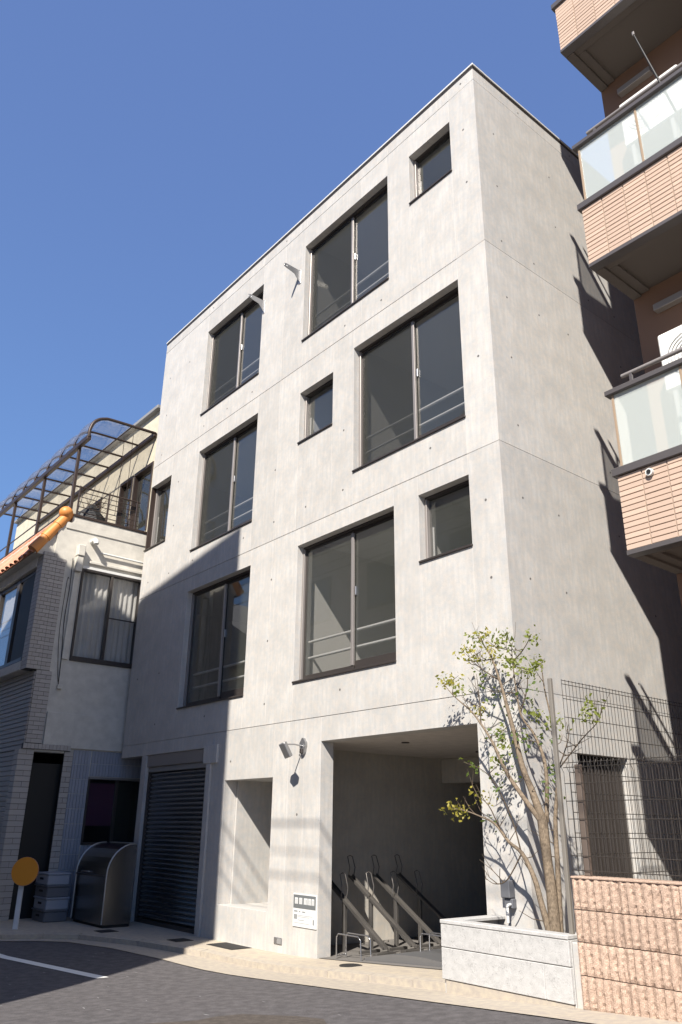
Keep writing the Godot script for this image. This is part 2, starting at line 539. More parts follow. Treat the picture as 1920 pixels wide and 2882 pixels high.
func build_concrete():
	var B := thing("concrete_building", "pale bare concrete four storey building with scattered square windows and open garage", "building", Vector3(-4.4, 0, 0))
	var lifts := [[-0.35, 2.695], [2.695, 5.372], [5.372, 8.12], [8.12, 10.852], [10.852, R_TOP]]
	var low := [[-8.74, -5.62, -0.4, 2.49], [-5.24, -4.06, 0.44, 2.01], [-3.05, -0.526, -0.4, 2.397]]
	var seams := [[-7.9, -3.72, -3.39], [-0.46, -1.26, -3.68, -4.3], [-5.9, -1.3, -4.3], [-7.9, -4.3, -2.3, -0.9], [-6.9, -5.0, -3.7, -1.7, -0.46]]
	var k := 0
	for i in 5:
		var holes: Array = low if i == 0 else []
		if i > 0:
			for w in WINS:
				if w[2] > lifts[i][0] and w[3] < lifts[i][1]: holes.append(w)
		for r in rects(XL, 0.0, lifts[i][0], lifts[i][1], holes, seams[i]):
			var top: float = r[3] - (0.006 if absf(r[3] - lifts[i][1]) < 0.001 and i < 4 else 0.0)
			var right: float = r[1] if r[1] > -0.001 else r[1] - 0.0025
			k += 1
			pcube(B, "concrete_panel", tone(k * 7 / 3) if right < -0.001 else tone(i), "z", 0.0, r[0], right, r[2], top, -0.2, 0.0, 0.003 if right < -0.001 else 0.0)
		# the side wall: starts behind the front wall so that the corner shows one clean edge
		var sh := []
		if i == 0: sh = [[-1.80, -0.88, -0.4, 2.14]]
		for r in rects(-9.0, -0.2, lifts[i][0], lifts[i][1], sh, [-4.6]):
			k += 1
			pcube(B, "concrete_panel", tone(i), "x", 0.0, r[0] + (0.0025 if r[0] > -8.9 else 0.0), r[1], r[2], r[3] - (0.006 if absf(r[3] - lifts[i][1]) < 0.001 and i < 4 else 0.0), -0.2, 0.0)
		# left end and back
		var lh := [[-0.75, 0.0, 6.345, 7.685]] if i == 2 else []
		if i > 0:
			plain_wall(B, "end_wall", tone(0), "x", XL + 0.2, -9.0, -0.2015, lifts[i][0], lifts[i][1], 0.2, lh)
		plain_wall(B, "back_wall", tone(0), "z", -9.0, XL, 0.0, lifts[i][0], lifts[i][1], 0.2)
		if i < 4:
			# the day joint: a narrow recess all round
			pcube(B, "day_joint", M.concrete1, "z", 0.0, XL + 0.01, -0.01, lifts[i][1] - 0.007, lifts[i][1] + 0.001, -0.19, -0.012)
			pcube(B, "day_joint", M.concrete1, "x", 0.0, -8.9, -0.03, lifts[i][1] - 0.007, lifts[i][1] + 0.001, -0.185, -0.012)
	# coping: a dark strip imitating the shadow gap, and a pale metal cap
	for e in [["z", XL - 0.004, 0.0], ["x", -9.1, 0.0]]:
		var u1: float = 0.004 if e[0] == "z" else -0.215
		pcube(B, "coping_shadow_strip", M.bronze, e[0], 0.0, e[1], u1, R_TOP, R_TOP + 0.045, -0.21, 0.004)
		pcube(B, "coping_cap", M.white_metal, e[0], 0.0, e[1] - 0.01, u1 + (0.016 if e[0] == "z" else 0.0), R_TOP + 0.045, R_TOP + 0.078, -0.23, 0.018, 0.004)
	plain_wall(B, "coping_rear", M.white_metal, "z", -9.0, XL, 0.0, R_TOP, R_TOP + 0.07, 0.2)
	plain_wall(B, "coping_end", M.white_metal, "x", XL + 0.2, -9.0, -0.24, R_TOP, R_TOP + 0.07, 0.2)
	# floors and rooms
	cube(B, "roof_slab", M.room, Vector3(XL + 0.2, 10.62, -9.0), Vector3(-0.2, 10.85, -0.2))
	cube(B, "floor_slab", M.room, Vector3(XL + 0.2, 7.98, -9.0), Vector3(-0.2, 8.18, -0.2))
	cube(B, "floor_slab", M.room, Vector3(XL + 0.2, 5.25, -9.0), Vector3(-0.2, 5.45, -0.2))
	cube(B, "floor_slab", M.room, Vector3(XL + 0.2, 2.50, -9.0), Vector3(-3.95, 2.72, -0.2))
	cube(B, "floor_slab", M.room, Vector3(-3.95, 2.50, -9.0), Vector3(-0.2, 2.72, -0.2))
	for f in [[2.72, 5.25], [5.45, 7.98], [8.18, 10.62]]:
		cube(B, "interior_wall", M.room, Vector3(-3.90, f[0], -9.0), Vector3(-3.78, f[1], -0.2))
		cube(B, "interior_wall", M.room, Vector3(XL + 0.2, f[0], -4.6), Vector3(-3.90, f[1], -4.5))
		cube(B, "interior_wall", M.room, Vector3(-3.78, f[0], -4.6), Vector3(-0.2, f[1], -4.5))
	cube(B, "interior_wall", M.room, Vector3(-1.62, 8.18, -3.0), Vector3(-1.5, 10.62, -0.2))
	cube(B, "interior_wall", M.room, Vector3(-2.72, 5.45, -3.0), Vector3(-2.60, 7.98, -0.2))
	cube(B, "interior_wall", M.room, Vector3(-1.52, 2.72, -3.0), Vector3(-1.40, 5.25, -0.2))
	# garage hall
	cube(B, "garage_wall", M.garage_wall, Vector3(-4.0, -0.2, -6.0), Vector3(-3.9, 2.5, -0.2))
	cube(B, "garage_wall", M.garage_wall, Vector3(-3.9, -0.2, -6.1), Vector3(-0.2, 2.5, -6.0))
	cube(B, "garage_wall", M.garage_wall, Vector3(-0.30, -0.2, -6.0), Vector3(-0.2015, 2.4, -1.85))
	cube(B, "garage_wall", M.garage_wall, Vector3(-0.42, -0.2, -1.85), Vector3(-0.30, 2.4, -0.2015))
	cube(B, "garage_ceiling", M.garage_ceiling, Vector3(-3.9, 2.40, -6.0), Vector3(-0.2, 2.499, -0.2015))
	cube(B, "garage_beam", M.garage_wall, Vector3(-3.9, 2.05, -3.35), Vector3(-0.3, 2.40, -3.0), 0.01)
	var gf := MB.new()
	gf.quad(Vector3(-3.9, gy(-3.9) + 0.057, -0.02), Vector3(-0.3, gy(-0.3) + 0.057, -0.02), Vector3(-0.3, gy(-0.3) + 0.057, -6), Vector3(-3.9, gy(-3.9) + 0.057, -6))
	var gs := strip([Vector2(-3.9, -0.03), Vector2(-0.31, -0.03)], [Vector2(-3.9, -6.0), Vector2(-0.31, -6.0)], 0.056, 0.056, 14)
	part(B, "garage_floor", gs.done(), M.garage_floor)
	for q in [[-2.41, -0.82], [-2.6, -2.4]]:
		var b := MB.new()
		b.tube([Vector3.ZERO, Vector3(0, -0.012, 0)], [0.05], 16)
		part(B, "downlight", b.done(), M.bronze, Vector3(q[0], 2.40, q[1]))
	# niche with deep left wall
	cube(B, "niche_wall", M.concrete1, Vector3(-5.35, 0.3, -1.5), Vector3(-5.205, 2.2, -0.2015))
	cube(B, "niche_wall", M.concrete3, Vector3(-5.35, 0.3, -1.6), Vector3(-4.001, 2.2, -1.5))
	cube(B, "niche_wall", M.concrete0, Vector3(-4.055, 0.3, -1.5), Vector3(-4.001, 2.2, -0.2015))
	cube(B, "niche_wall", M.concrete0, Vector3(-5.205, 0.3, -1.5), Vector3(-4.055, 0.43, -0.2015))
	cube(B, "niche_wall", M.concrete0, Vector3(-5.205, 2.02, -1.5), Vector3(-4.055, 2.2, -0.2015))
	cube(B, "niche_light", M.bronze, Vector3(-4.95, 2.0, -0.75), Vector3(-4.3, 2.019, -0.70))
	# ground floor behind the roller shutter
	cube(B, "store_wall", M.concrete1, Vector3(-7.92, -0.3, -4.0), Vector3(-7.82, 2.5, -0.21))
	cube(B, "store_wall", M.concrete1, Vector3(-8.7, -0.3, -3.1), Vector3(-7.92, 2.5, -3.0))
	cube(B, "shutter_jamb", M.concrete1, Vector3(-7.93, -0.3, -0.2), Vector3(-7.76, 2.49, 0.0), 0.004)
	cube(B, "shutter_jamb", M.concrete0, Vector3(-5.745, -0.3, -0.06), Vector3(-5.6225, 2.26, 0.03), 0.004)
	cube(B, "shutter_block", M.concrete2, Vector3(-5.84, 2.262, -0.06), Vector3(-5.46, 2.52, 0.035), 0.006)
	cube(B, "shutter_housing", M.frame_pale, Vector3(-7.755, 2.30, -0.19), Vector3(-5.845, 2.488, -0.02), 0.006)
	cube(B, "shutter_housing", M.grey_paint, Vector3(-7.755, 2.22, -0.19), Vector3(-5.75, 2.298, -0.05), 0.004)
	var sh := Node3D.new()
	sh.name = "roller_shutter"
	B.add_child(sh)
	sh.position = Vector3(-6.75, 0, -0.1) - B.position
	# curved slats
	var sb := MB.new()
	var prof := []
	for j in 7:
		var t := j / 6.0
		prof.append(Vector2(0.003 + 0.017 * sin(t * PI), lerpf(-0.0315, 0.0315, t)))
	for j in 6:
		var p: Vector2 = prof[j]
		var q: Vector2 = prof[j + 1]
		sb.quad(Vector3(-1.0, p.y, p.x), Vector3(1.0, p.y, p.x), Vector3(1.0, q.y, q.x), Vector3(-1.0, q.y, q.x))
		sb.quad(Vector3(-1.0, q.y, -0.004), Vector3(1.0, q.y, -0.004), Vector3(1.0, p.y, -0.004), Vector3(-1.0, p.y, -0.004))
	sb.quad(Vector3(-1.0, 0.0315, 0.003), Vector3(1.0, 0.0315, 0.003), Vector3(1.0, 0.0315, -0.004), Vector3(-1.0, 0.0315, -0.004))
	sb.quad(Vector3(-1.0, -0.0315, -0.004), Vector3(1.0, -0.0315, -0.004), Vector3(1.0, -0.0315, 0.003), Vector3(-1.0, -0.0315, 0.003))
	var slat := sb.done()
	for j in 32:
		part(sh, "slat", slat, M.slat, Vector3(-6.755, 2.18 - j * 0.0665, -0.10))
	cube(sh, "bottom_bar", M.bronze, Vector3(-7.755, gy(-7) + 0.02, -0.12), Vector3(-5.76, 0.075, -0.06), 0.005)
	for x in [-7.755, -5.775]:
		cube(sh, "guide_rail", M.bronze, Vector3(x, gy(-6) + 0.0, -0.13), Vector3(x + 0.03, 2.22, -0.055), 0.003)
	# windows
	for w in WINS:
		make_window(B, w)
	# side door with dark upright louvres
	var D := pcube(B, "side_door", M.door_dark, "x", 0.0, -1.795, -0.885, 0.2, 2.135, -0.15, -0.11)
	for j in 14:
		var u := -1.77 + j * 0.064
		pcube(D, "louvre", M.bronze, "x", 0.0, u, u + 0.03, 0.24, 2.10, -0.109, -0.08, 0.003)
	# tie-rod plugs left by the formwork; dark colour imitates a shaded recess
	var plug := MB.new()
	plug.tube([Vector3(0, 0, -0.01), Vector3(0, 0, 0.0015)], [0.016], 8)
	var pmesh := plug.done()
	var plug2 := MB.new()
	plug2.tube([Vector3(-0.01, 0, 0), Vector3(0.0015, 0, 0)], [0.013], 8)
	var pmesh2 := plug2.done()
	var np := 0
	for yy in [0.95, 1.55, 2.25, 2.98, 3.85, 4.75, 5.65, 6.55, 7.45, 8.3, 9.2, 10.1, 10.95]:
		for j in 11:
			var x: float = -0.22 - j * 0.82 + rng.randf_range(-0.02, 0.02)
			var y: float = yy + rng.randf_range(-0.02, 0.02)
			if rng.randf() < 0.45: continue
			var hit := false
			for h in WINS + low:
				if x > h[0] - 0.06 and x < h[1] + 0.06 and y > h[2] - 0.06 and y < h[3] + 0.06: hit = true
			if hit: continue
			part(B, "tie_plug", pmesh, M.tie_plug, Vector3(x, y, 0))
			np += 1
		for j in 6:
			var z: float = -0.35 - j * 0.62 + rng.randf_range(-0.02, 0.02)
			if rng.randf() < 0.4 or (yy < 2.4 and z < -0.8 and z > -1.9): continue
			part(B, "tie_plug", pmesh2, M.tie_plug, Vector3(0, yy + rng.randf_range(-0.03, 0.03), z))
	# wall outlet, drip flashings
	var ou := pcube(B, "outlet_plate", M.steel_dull, "z", 0.0, -3.885, -3.725, 0.115, 0.185, 0.0, 0.01, 0.003)
	pcube(ou, "outlet_cover", M.grey_paint, "z", 0.0, -3.815, -3.735, 0.122, 0.178, 0.01, 0.016, 0.002)
	# wall lamp on a thin arm
	var L := thing("wall_lamp", "small grey floodlight on a thin arm above the garage corner", "lamp", Vector3(-3.39, 2.36, 0.0))
	var mb := MB.new()
	var lump := PackedVector2Array()
	for j in 14:
		var an := TAU * j / 14
		lump.append(Vector2(cos(an) * 0.062 * (1.0 + 0.12 * sin(j * 2.3)), sin(an) * 0.095 * (1.0 + 0.1 * cos(j * 1.7))))
	mb.prism(lump, func(u, v, w): return Vector3(u, v, w), 0.0, 0.035)
	part(L, "mount", mb.done(), M.steel_dull, Vector3(-3.39, 2.36, 0.0))
	cube(L, "knuckle", M.bronze, Vector3(-3.42, 2.27, 0.01), Vector3(-3.37, 2.33, 0.06), 0.008)
	var ab := MB.new()
	ab.tube([Vector3(0, 0, 0.03), Vector3(0, 0.012, 0.15), Vector3(0, 0.004, 0.31)], [0.009], 8)
	part(L, "arm", ab.done(), M.steel, Vector3(-3.39, 2.36, 0.0))
	var hb := MB.new()
	hb.box(Vector3(-0.05, -0.17, -0.03), Vector3(0.05, 0.02, 0.03), 0.008)
	var hd := part(L, "lamp_head", hb.done(), M.steel_dull, Vector3(-3.39, 2.36, 0.33))
	hd.rotation = Vector3(0.45, 0.3, 0.25)
	# two steel eye brackets near the top
	for e in [[-3.87, "triangular steel eye bracket on the blank wall between two top floor windows"], [-4.93, "triangular steel eye bracket at the edge of a top floor window"]]:
		var K := thing("wall_bracket", e[1], "bracket", Vector3(e[0], 9.91, 0.0), "eye brackets near the roof")
		cube(K, "plate", M.steel_dull, Vector3(e[0] - 0.03, 9.77, 0.0), Vector3(e[0] + 0.03, 10.05, 0.008), 0.002)
		var gb := MB.new()
		gb.prism(PackedVector2Array([Vector2(0.008, -0.10), Vector2(0.12, 0.02), Vector2(0.30, 0.055), Vector2(0.335, 0.08), Vector2(0.33, 0.12), Vector2(0.29, 0.135), Vector2(0.008, 0.13)]), func(u, v, w): return Vector3(w, v, u), -0.004, 0.004)
		part(K, "gusset", gb.done(), M.steel_dull, Vector3(e[0], 9.91, 0.0))
		var rb := MB.new()
		var ring := []
		for j in 13:
			ring.append(Vector3(0.0, 0.09 + 0.026 * cos(TAU * j / 12), 0.295 + 0.026 * sin(TAU * j / 12)))
		rb.tube(ring, [0.008], 6, false)
		part(K, "eye", rb.done(), M.steel, Vector3(e[0], 9.91, 0.0))
	# name board
	var S := thing("notice_board", "white notice board with grey heading fixed beside the garage opening", "sign", Vector3(-3.285, 0.335, 0.0))
	cube(S, "panel", M.sign_white, Vector3(-3.515, 0.335, 0.0), Vector3(-3.06, 0.685, 0.012), 0.002)
	cube(S, "heading", M.sign_grey, Vector3(-3.505, 0.53, 0.012), Vector3(-3.075, 0.672, 0.0135))
	for x in [[-3.475, 0.062], [-3.39, 0.06], [-3.30, 0.075], [-3.215, 0.055], [-3.15, 0.05]]:
		for s in 3:
			cube(S, "lettering", M.sign_white, Vector3(x[0] + x[1] * s * 0.36, 0.575, 0.0135), Vector3(x[0] + x[1] * (s * 0.36 + 0.24), 0.64, 0.0145))
		cube(S, "lettering", M.sign_white, Vector3(x[0], 0.628, 0.0135), Vector3(x[0] + x[1] * 0.96, 0.642, 0.0148))
	for q in [[-3.49, 0.49, 0.07, 0.016], [-3.395, 0.49, 0.03, 0.014], [-3.33, 0.488, 0.06, 0.014], [-3.49, 0.415, 0.065, 0.05], [-3.41, 0.455, 0.28, 0.004], [-3.41, 0.44, 0.22, 0.004], [-3.41, 0.405, 0.12, 0.006], [-3.49, 0.375, 0.30, 0.004], [-3.125, 0.375, 0.028, 0.055]]:
		cube(S, "print", M.sign_text, Vector3(q[0], q[1], 0.012), Vector3(q[0] + q[2], q[1] + q[3], 0.0132))

func make_window(B: Node, w: Array):
	var W := Node3D.new()
	W.name = "window"
	B.add_child(W, true)
	var u0: float = w[0] + 0.002
	var u1: float = w[1] - 0.0045
	var v0: float = w[2]
	var v1: float = w[3]
	W.position = Vector3((u0 + u1) * 0.5, v0, -0.1) - B.position
	var f := 0.035
	var a := -0.185
	var b := -0.105
	# sill: a thin dark drip tray proud of the wall
	pcube(W, "sill", M.bronze, "z", 0.0, u0 - 0.005, u1 + 0.012, v0 - 0.012, v0 + 0.012, -0.19, 0.022, 0.002)
	var y0 := v0 + 0.0125
	if w[4] == 2:
		# corner window: brown corner post, one fixed pane to the street and one round the corner
		cube(W, "corner_post", M.brown_metal, Vector3(w[0] + 0.004, y0, -0.32), Vector3(w[0] + 0.035, v1, -0.004), 0.003)
		u0 = w[0] + 0.035
		a = -0.185
	pcube(W, "frame", M.bronze, "z", 0.0, u0, u1, v1 - f, v1, a, b, 0.003)
	pcube(W, "frame", M.bronze, "z", 0.0, u0, u1, y0, y0 + f, a, b, 0.003)
	pcube(W, "frame", M.frame_pale, "z", 0.0, u0, u0 + f, y0 + f, v1 - f, a, b + 0.01, 0.003)
	pcube(W, "frame", M.bronze, "z", 0.0, u1 - f, u1, y0 + f, v1 - f, a, b, 0.003)
	var i0 := u0 + f
	var i1 := u1 - f
	var s := 0.03
	if w[4] != 1:
		pcube(W, "pane", M.glass, "z", 0.0, i0, i1, y0 + f, v1 - f, -0.150, -0.145)
		pcube(W, "blind_edge", M.white_metal, "z", 0.0, i0 + 0.01, i0 + 0.035, y0 + f, v0 + (v1 - v0) * 0.55, -0.183, -0.176)
		return
	var mid := i0 + (i1 - i0) * 0.535
	# left sash sits in front, right sash behind it
	for q in [[i0, mid + 0.02, -0.140], [mid - 0.02, i1, -0.168]]:
		var z: float = q[2]
		pcube(W, "sash_rail", M.bronze, "z", 0.0, q[0], q[1], y0 + f, y0 + f + (0.05 if q[0] == i0 else 0.11), z - 0.012, z + 0.012, 0.002)
		pcube(W, "sash_rail", M.bronze, "z", 0.0, q[0], q[1], v1 - f - 0.035, v1 - f, z - 0.012, z + 0.012, 0.002)
		pcube(W, "sash_stile", M.bronze, "z", 0.0, q[0], q[0] + s, y0 + f + 0.05, v1 - f - 0.035, z - 0.012, z + 0.012, 0.002)
		pcube(W, "sash_stile", M.frame_pale if q[0] == i0 else M.bronze, "z", 0.0, q[1] - s - (0.012 if q[0] == i0 else 0.0), q[1], y0 + f + 0.05, v1 - f - 0.035, z - 0.012, z + (0.022 if q[0] == i0 else 0.012), 0.002)
		pcube(W, "pane", M.glass, "z", 0.0, q[0] + s, q[1] - s, y0 + f + 0.05, v1 - f - 0.035, z + 0.003, z + 0.007)
		if q[0] == i0 and v0 > 5.5:
			pcube(W, "insect_screen", M.screen, "z", 0.0, q[0] + s, q[1] - s - 0.012, y0 + f + 0.05, v1 - f - 0.035, -0.1202, -0.1192)
	# latch on the meeting stile and two guard rails behind the glass
	pcube(W, "latch", M.steel, "z", 0.0, mid + 0.03, mid + 0.055, v0 + (v1 - v0) * 0.52, v0 + (v1 - v0) * 0.58, -0.165, -0.135, 0.004)
	for h in [0.30, 0.52]:
		var t := MB.new()
		t.tube([Vector3(u0 - (u0 + u1) * 0.5 + 0.02, 0, 0), Vector3(u1 - (u0 + u1) * 0.5 - 0.02, 0, 0)], [0.019], 10)
		part(W, "guard_rail", t.done(), M.white_metal, Vector3((u0 + u1) * 0.5, v0 + h + 0.05, -0.235))

# ---------------------------------------------------------------- garage contents
func build_racks():
	for i in 4:
		var z := -0.62 - i * 0.42
		var x0 := -3.72
		var x1 := -2.60 + i * 0.02
		var yb := gy(x1) + 0.056
		var R := thing("bicycle_rack", ["inclined steel bicycle rack channel nearest the garage entrance pillar", "inclined steel bicycle rack channel second in from the garage entrance", "inclined steel bicycle rack channel second from the back of the row", "inclined steel bicycle rack channel deepest inside the dark garage"][i], "bicycle rack", Vector3(x1, yb, z), "bicycle racks in the garage")
		var a := Vector3(x0, 0.83, z)
		var b := Vector3(x1, yb + 0.06, z)
		var d := (b - a).normalized()
		var up := Vector3(-d.y, d.x, 0)
		if up.y < 0: up = -up
		# U channel
		var m := MB.new()
		for q in [[-0.035, 0.035, 0.0, 0.004], [-0.035, -0.031, 0.004, 0.032], [0.031, 0.035, 0.004, 0.032]]:
			var c := []
			for e in [a, b]:
				for g in [[q[0], q[2]], [q[1], q[2]], [q[1], q[3]], [q[0], q[3]]]:
					c.append(e + Vector3(0, 0, g[0]) + up * g[1])
			var o := Vector3.ZERO
			for e in c: o += e / 8.0
			for j in 4:
				m.away4(c[j], c[(j + 1) % 4], c[(j + 1) % 4 + 4], c[j + 4], o)
			m.away4(c[0], c[1], c[2], c[3], o)
			m.away4(c[4], c[5], c[6], c[7], o)
		part(R, "channel", m.done(), M.rack_steel)
		R.get_child(0).position = -R.position
		# leg
		var px := lerpf(x0, x1, 0.36)
		var py := lerpf(a.y, b.y, 0.36)
		cube(R, "leg", M.rack_steel, Vector3(px - 0.025, gy(px) + 0.056, z - 0.02), Vector3(px + 0.025, py - 0.002, z + 0.02), 0.003)
		# wheel hoops of bent rod at the head and at the middle
		for h in [[0.02, 0.26], [0.34, 0.30]]:
			var c: Vector3 = a.lerp(b, h[0])
			var t := MB.new()
			var w := 0.045
			var H: float = h[1]
			t.tube([c + Vector3(0, 0, -w), c + Vector3(0.03, H * 0.45, -w), c + Vector3(-0.02, H * 0.95, -w * 0.9), c + Vector3(-0.02, H, 0), c + Vector3(-0.02, H * 0.95, w * 0.9), c + Vector3(0.03, H * 0.45, w), c + Vector3(0, 0, w)], [0.007], 6)
			var o := part(R, "wheel_hoop", t.done(), M.rack_steel)
			o.position = -R.position
		# foot frame
		cube(R, "foot", M.rack_steel, Vector3(x1 - 0.28, yb, z - 0.15), Vector3(x1 - 0.24, yb + 0.03, z + 0.15), 0.003)
		cube(R, "foot", M.rack_steel, Vector3(x1 - 0.05, yb, z - 0.15), Vector3(x1 + 0.03, yb + 0.035, z + 0.15), 0.003)
	# low wire stands and the pale ramp plate at their feet
	var P := thing("ramp_plate", "pale steel ramp plate lying on the floor inside the garage opening", "ramp plate", Vector3(-1.75, gy(-1.75) + 0.056, -0.55))
	var b := MB.new()
	var n := 8
	for j in n:
		var xa := -2.42 + j * 1.25 / n
		var xb := -2.42 + (j + 1) * 1.25 / n
		var ha := 0.03 + 0.05 * sin(PI * j / n)
		var hb := 0.03 + 0.05 * sin(PI * (j + 1) / n)
		b.quad(Vector3(xa, gy(xa) + 0.056 + ha, -0.16), Vector3(xb, gy(xb) + 0.056 + hb, -0.16), Vector3(xb, gy(xb) + 0.056 + hb, -1.0), Vector3(xa, gy(xa) + 0.056 + ha, -1.0))
		b.quad(Vector3(xa, gy(xa) + 0.057, -0.16), Vector3(xb, gy(xb) + 0.057, -0.16), Vector3(xb, gy(xb) + 0.056 + hb, -0.16), Vector3(xa, gy(xa) + 0.056 + ha, -0.16))
	var pl := part(P, "plate", b.done(), M.steel_dull)
	pl.position = -P.position
	for q in [[-2.62, -0.25], [-1.75, -0.7]]:
		var y := gy(q[0]) + 0.056
		var S := thing("wheel_stand", {-2.62: "low bent wire wheel stand close beside the garage entrance pillar", -1.75: "low bent wire wheel stand in the middle of the ramp plate"}[q[0]], "wheel stand", Vector3(q[0], y, q[1]), "low wire wheel stands in the garage")
		for dz in [0.0, 0.14]:
			var t := MB.new()
			t.tube([Vector3(-0.22, 0, dz), Vector3(-0.22, 0.2, dz), Vector3(-0.19, 0.235, dz), Vector3(0.15, 0.235, dz), Vector3(0.19, 0.2, dz), Vector3(0.20, 0, dz)], [0.008], 6)
			part(S, "hoop", t.done(), M.steel, S.position)
		var t2 := MB.new()
		t2.tube([Vector3(-0.22, 0.02, 0), Vector3(-0.22, 0.02, 0.14)], [0.008], 6)
		part(S, "cross_bar", t2.done(), M.steel, S.position)

# ---------------------------------------------------------------- planter, tree, pink wall, fences
func build_planter():
	var x0 := -0.43
	var x1 := 0.86
	var z1 := 0.72
	var top := 0.70
	var g := gy(0.2)
	var P := thing("stone_planter", "pale grey stone planter box of two courses beside the garage", "planter", Vector3(0.2, g, 0.36))
	cube(P, "core", M.granite, Vector3(x0 + 0.035, g - 0.2, z1 - 0.10), Vector3(x1 - 0.03, top - 0.035, z1 - 0.032))
	for e in [[x0, 0.21, 0], [0.21, x1, 1]]:
		cube(P, "stone", M.granite, Vector3(e[0] + 0.0015 * e[2], 0.495, z1 - 0.03), Vector3(e[1], top - 0.032, z1), 0.004)
	cube(P, "stone", M.granite, Vector3(x0, 0.258, z1 - 0.032), Vector3(0.62, 0.490, z1 - 0.001), 0.004)
	cube(P, "stone", M.granite, Vector3(0.622, 0.258, z1 - 0.032), Vector3(x1, 0.490, z1 - 0.001), 0.004)
	cube(P, "footing", M.kerb, Vector3(x0 + 0.03, g - 0.2, z1 - 0.06), Vector3(x1 - 0.01, 0.254, z1 - 0.012), 0.004)
	cube(P, "side", M.granite, Vector3(x0, g - 0.2, 0.003), Vector3(x0 + 0.034, top - 0.032, z1 - 0.033), 0.004)
	cube(P, "side", M.granite, Vector3(x1 - 0.03, g - 0.2, 0.003), Vector3(x1 - 0.001, top - 0.032, z1 - 0.036), 0.004)
	# coping stones round the top
	cube(P, "coping", M.granite, Vector3(x0 - 0.004, top - 0.03, z1 - 0.12), Vector3(x1, top, z1 + 0.006), 0.005)
	cube(P, "coping", M.granite, Vector3(x0 - 0.004, top - 0.03, 0.004), Vector3(x0 + 0.12, top, z1 - 0.122), 0.005)
	cube(P, "coping", M.granite, Vector3(x1 - 0.08, top - 0.03, 0.004), Vector3(x1 - 0.001, top, z1 - 0.122), 0.005)
	cube(P, "soil", M.soil, Vector3(x0 + 0.036, 0.3, 0.006), Vector3(x1 - 0.032, 0.60, z1 - 0.104))
	# a pale end pier between planter and pink wall
	var E := thing("end_pier", "narrow weathered concrete pier between stone planter and pink wall", "pier", Vector3(0.905, gy(0.9), 0.6))
	cube(E, "pier", M.concrete1, Vector3(0.864, gy(0.9) - 0.2, 0.004), Vector3(0.93, 0.655, 0.685), 0.006)
	# grey tap box on the wall with its white spout
	var F := thing("tap_box", "grey box with white spout on the pillar above stone planter", "tap", Vector3(-0.23, 0.76, 0.0))
	cube(F, "box", M.grey_box, Vector3(-0.285, 0.85, 0.0), Vector3(-0.185, 0.995, 0.085), 0.006)
	cube(F, "bracket", M.grey_box, Vector3(-0.27, 0.765, 0.0), Vector3(-0.175, 0.846, 0.06), 0.006)
	var t := MB.new()
	t.tube([Vector3(-0.20, 0.80, 0.05), Vector3(-0.195, 0.795, 0.10), Vector3(-0.19, 0.77, 0.115), Vector3(-0.188, 0.66, 0.118)], [0.013], 10)
	var sp := part(F, "spout", t.done(), M.white_metal)
	sp.position = -F.position

func leaf_mesh(parent: Node, called: String, clusters: Array, m: Material, count: int):
	var b := MB.new()
	for c in clusters:
		for k in count:
			var p: Vector3 = c[0] + Vector3(rng.randfn(0, 1), rng.randfn(0, 0.8), rng.randfn(0, 1)) * c[1]
			var d := Vector3(rng.randf_range(-1, 1), rng.randf_range(-1.0, 0.35), rng.randf_range(-1, 1)).normalized()
			var s := d.cross(Vector3(rng.randf_range(-1, 1), rng.randf_range(-0.4, 1), rng.randf_range(-1, 1)).normalized()).normalized()
			var l := rng.randf_range(0.028, 0.06)
			var w := l * rng.randf_range(0.2, 0.3)
			var nn := d.cross(s)
			var mid := p + d * l * 0.5 + nn * l * 0.08
			var tip := p + d * l
			b.tri(p, mid + s * w, mid)
			b.tri(p, mid, mid - s * w)
			b.tri(mid, mid + s * w, tip)
			b.tri(mid, tip, mid - s * w)
	return part(parent, called, b.done(), m)

func smooth(pts: Array, n := 4) -> Array:
	var c := Curve3D.new()
	for i in pts.size():
		var a: Vector3 = pts[maxi(i - 1, 0)]
		var b: Vector3 = pts[mini(i + 1, pts.size() - 1)]
		var d := (b - a) / 6.0
		c.add_point(pts[i], -d, d)
	var out := []
	for i in pts.size() - 1:
		for k in n:
			out.append(c.sample(i, float(k) / n))
	out.append(pts[-1])
	return out

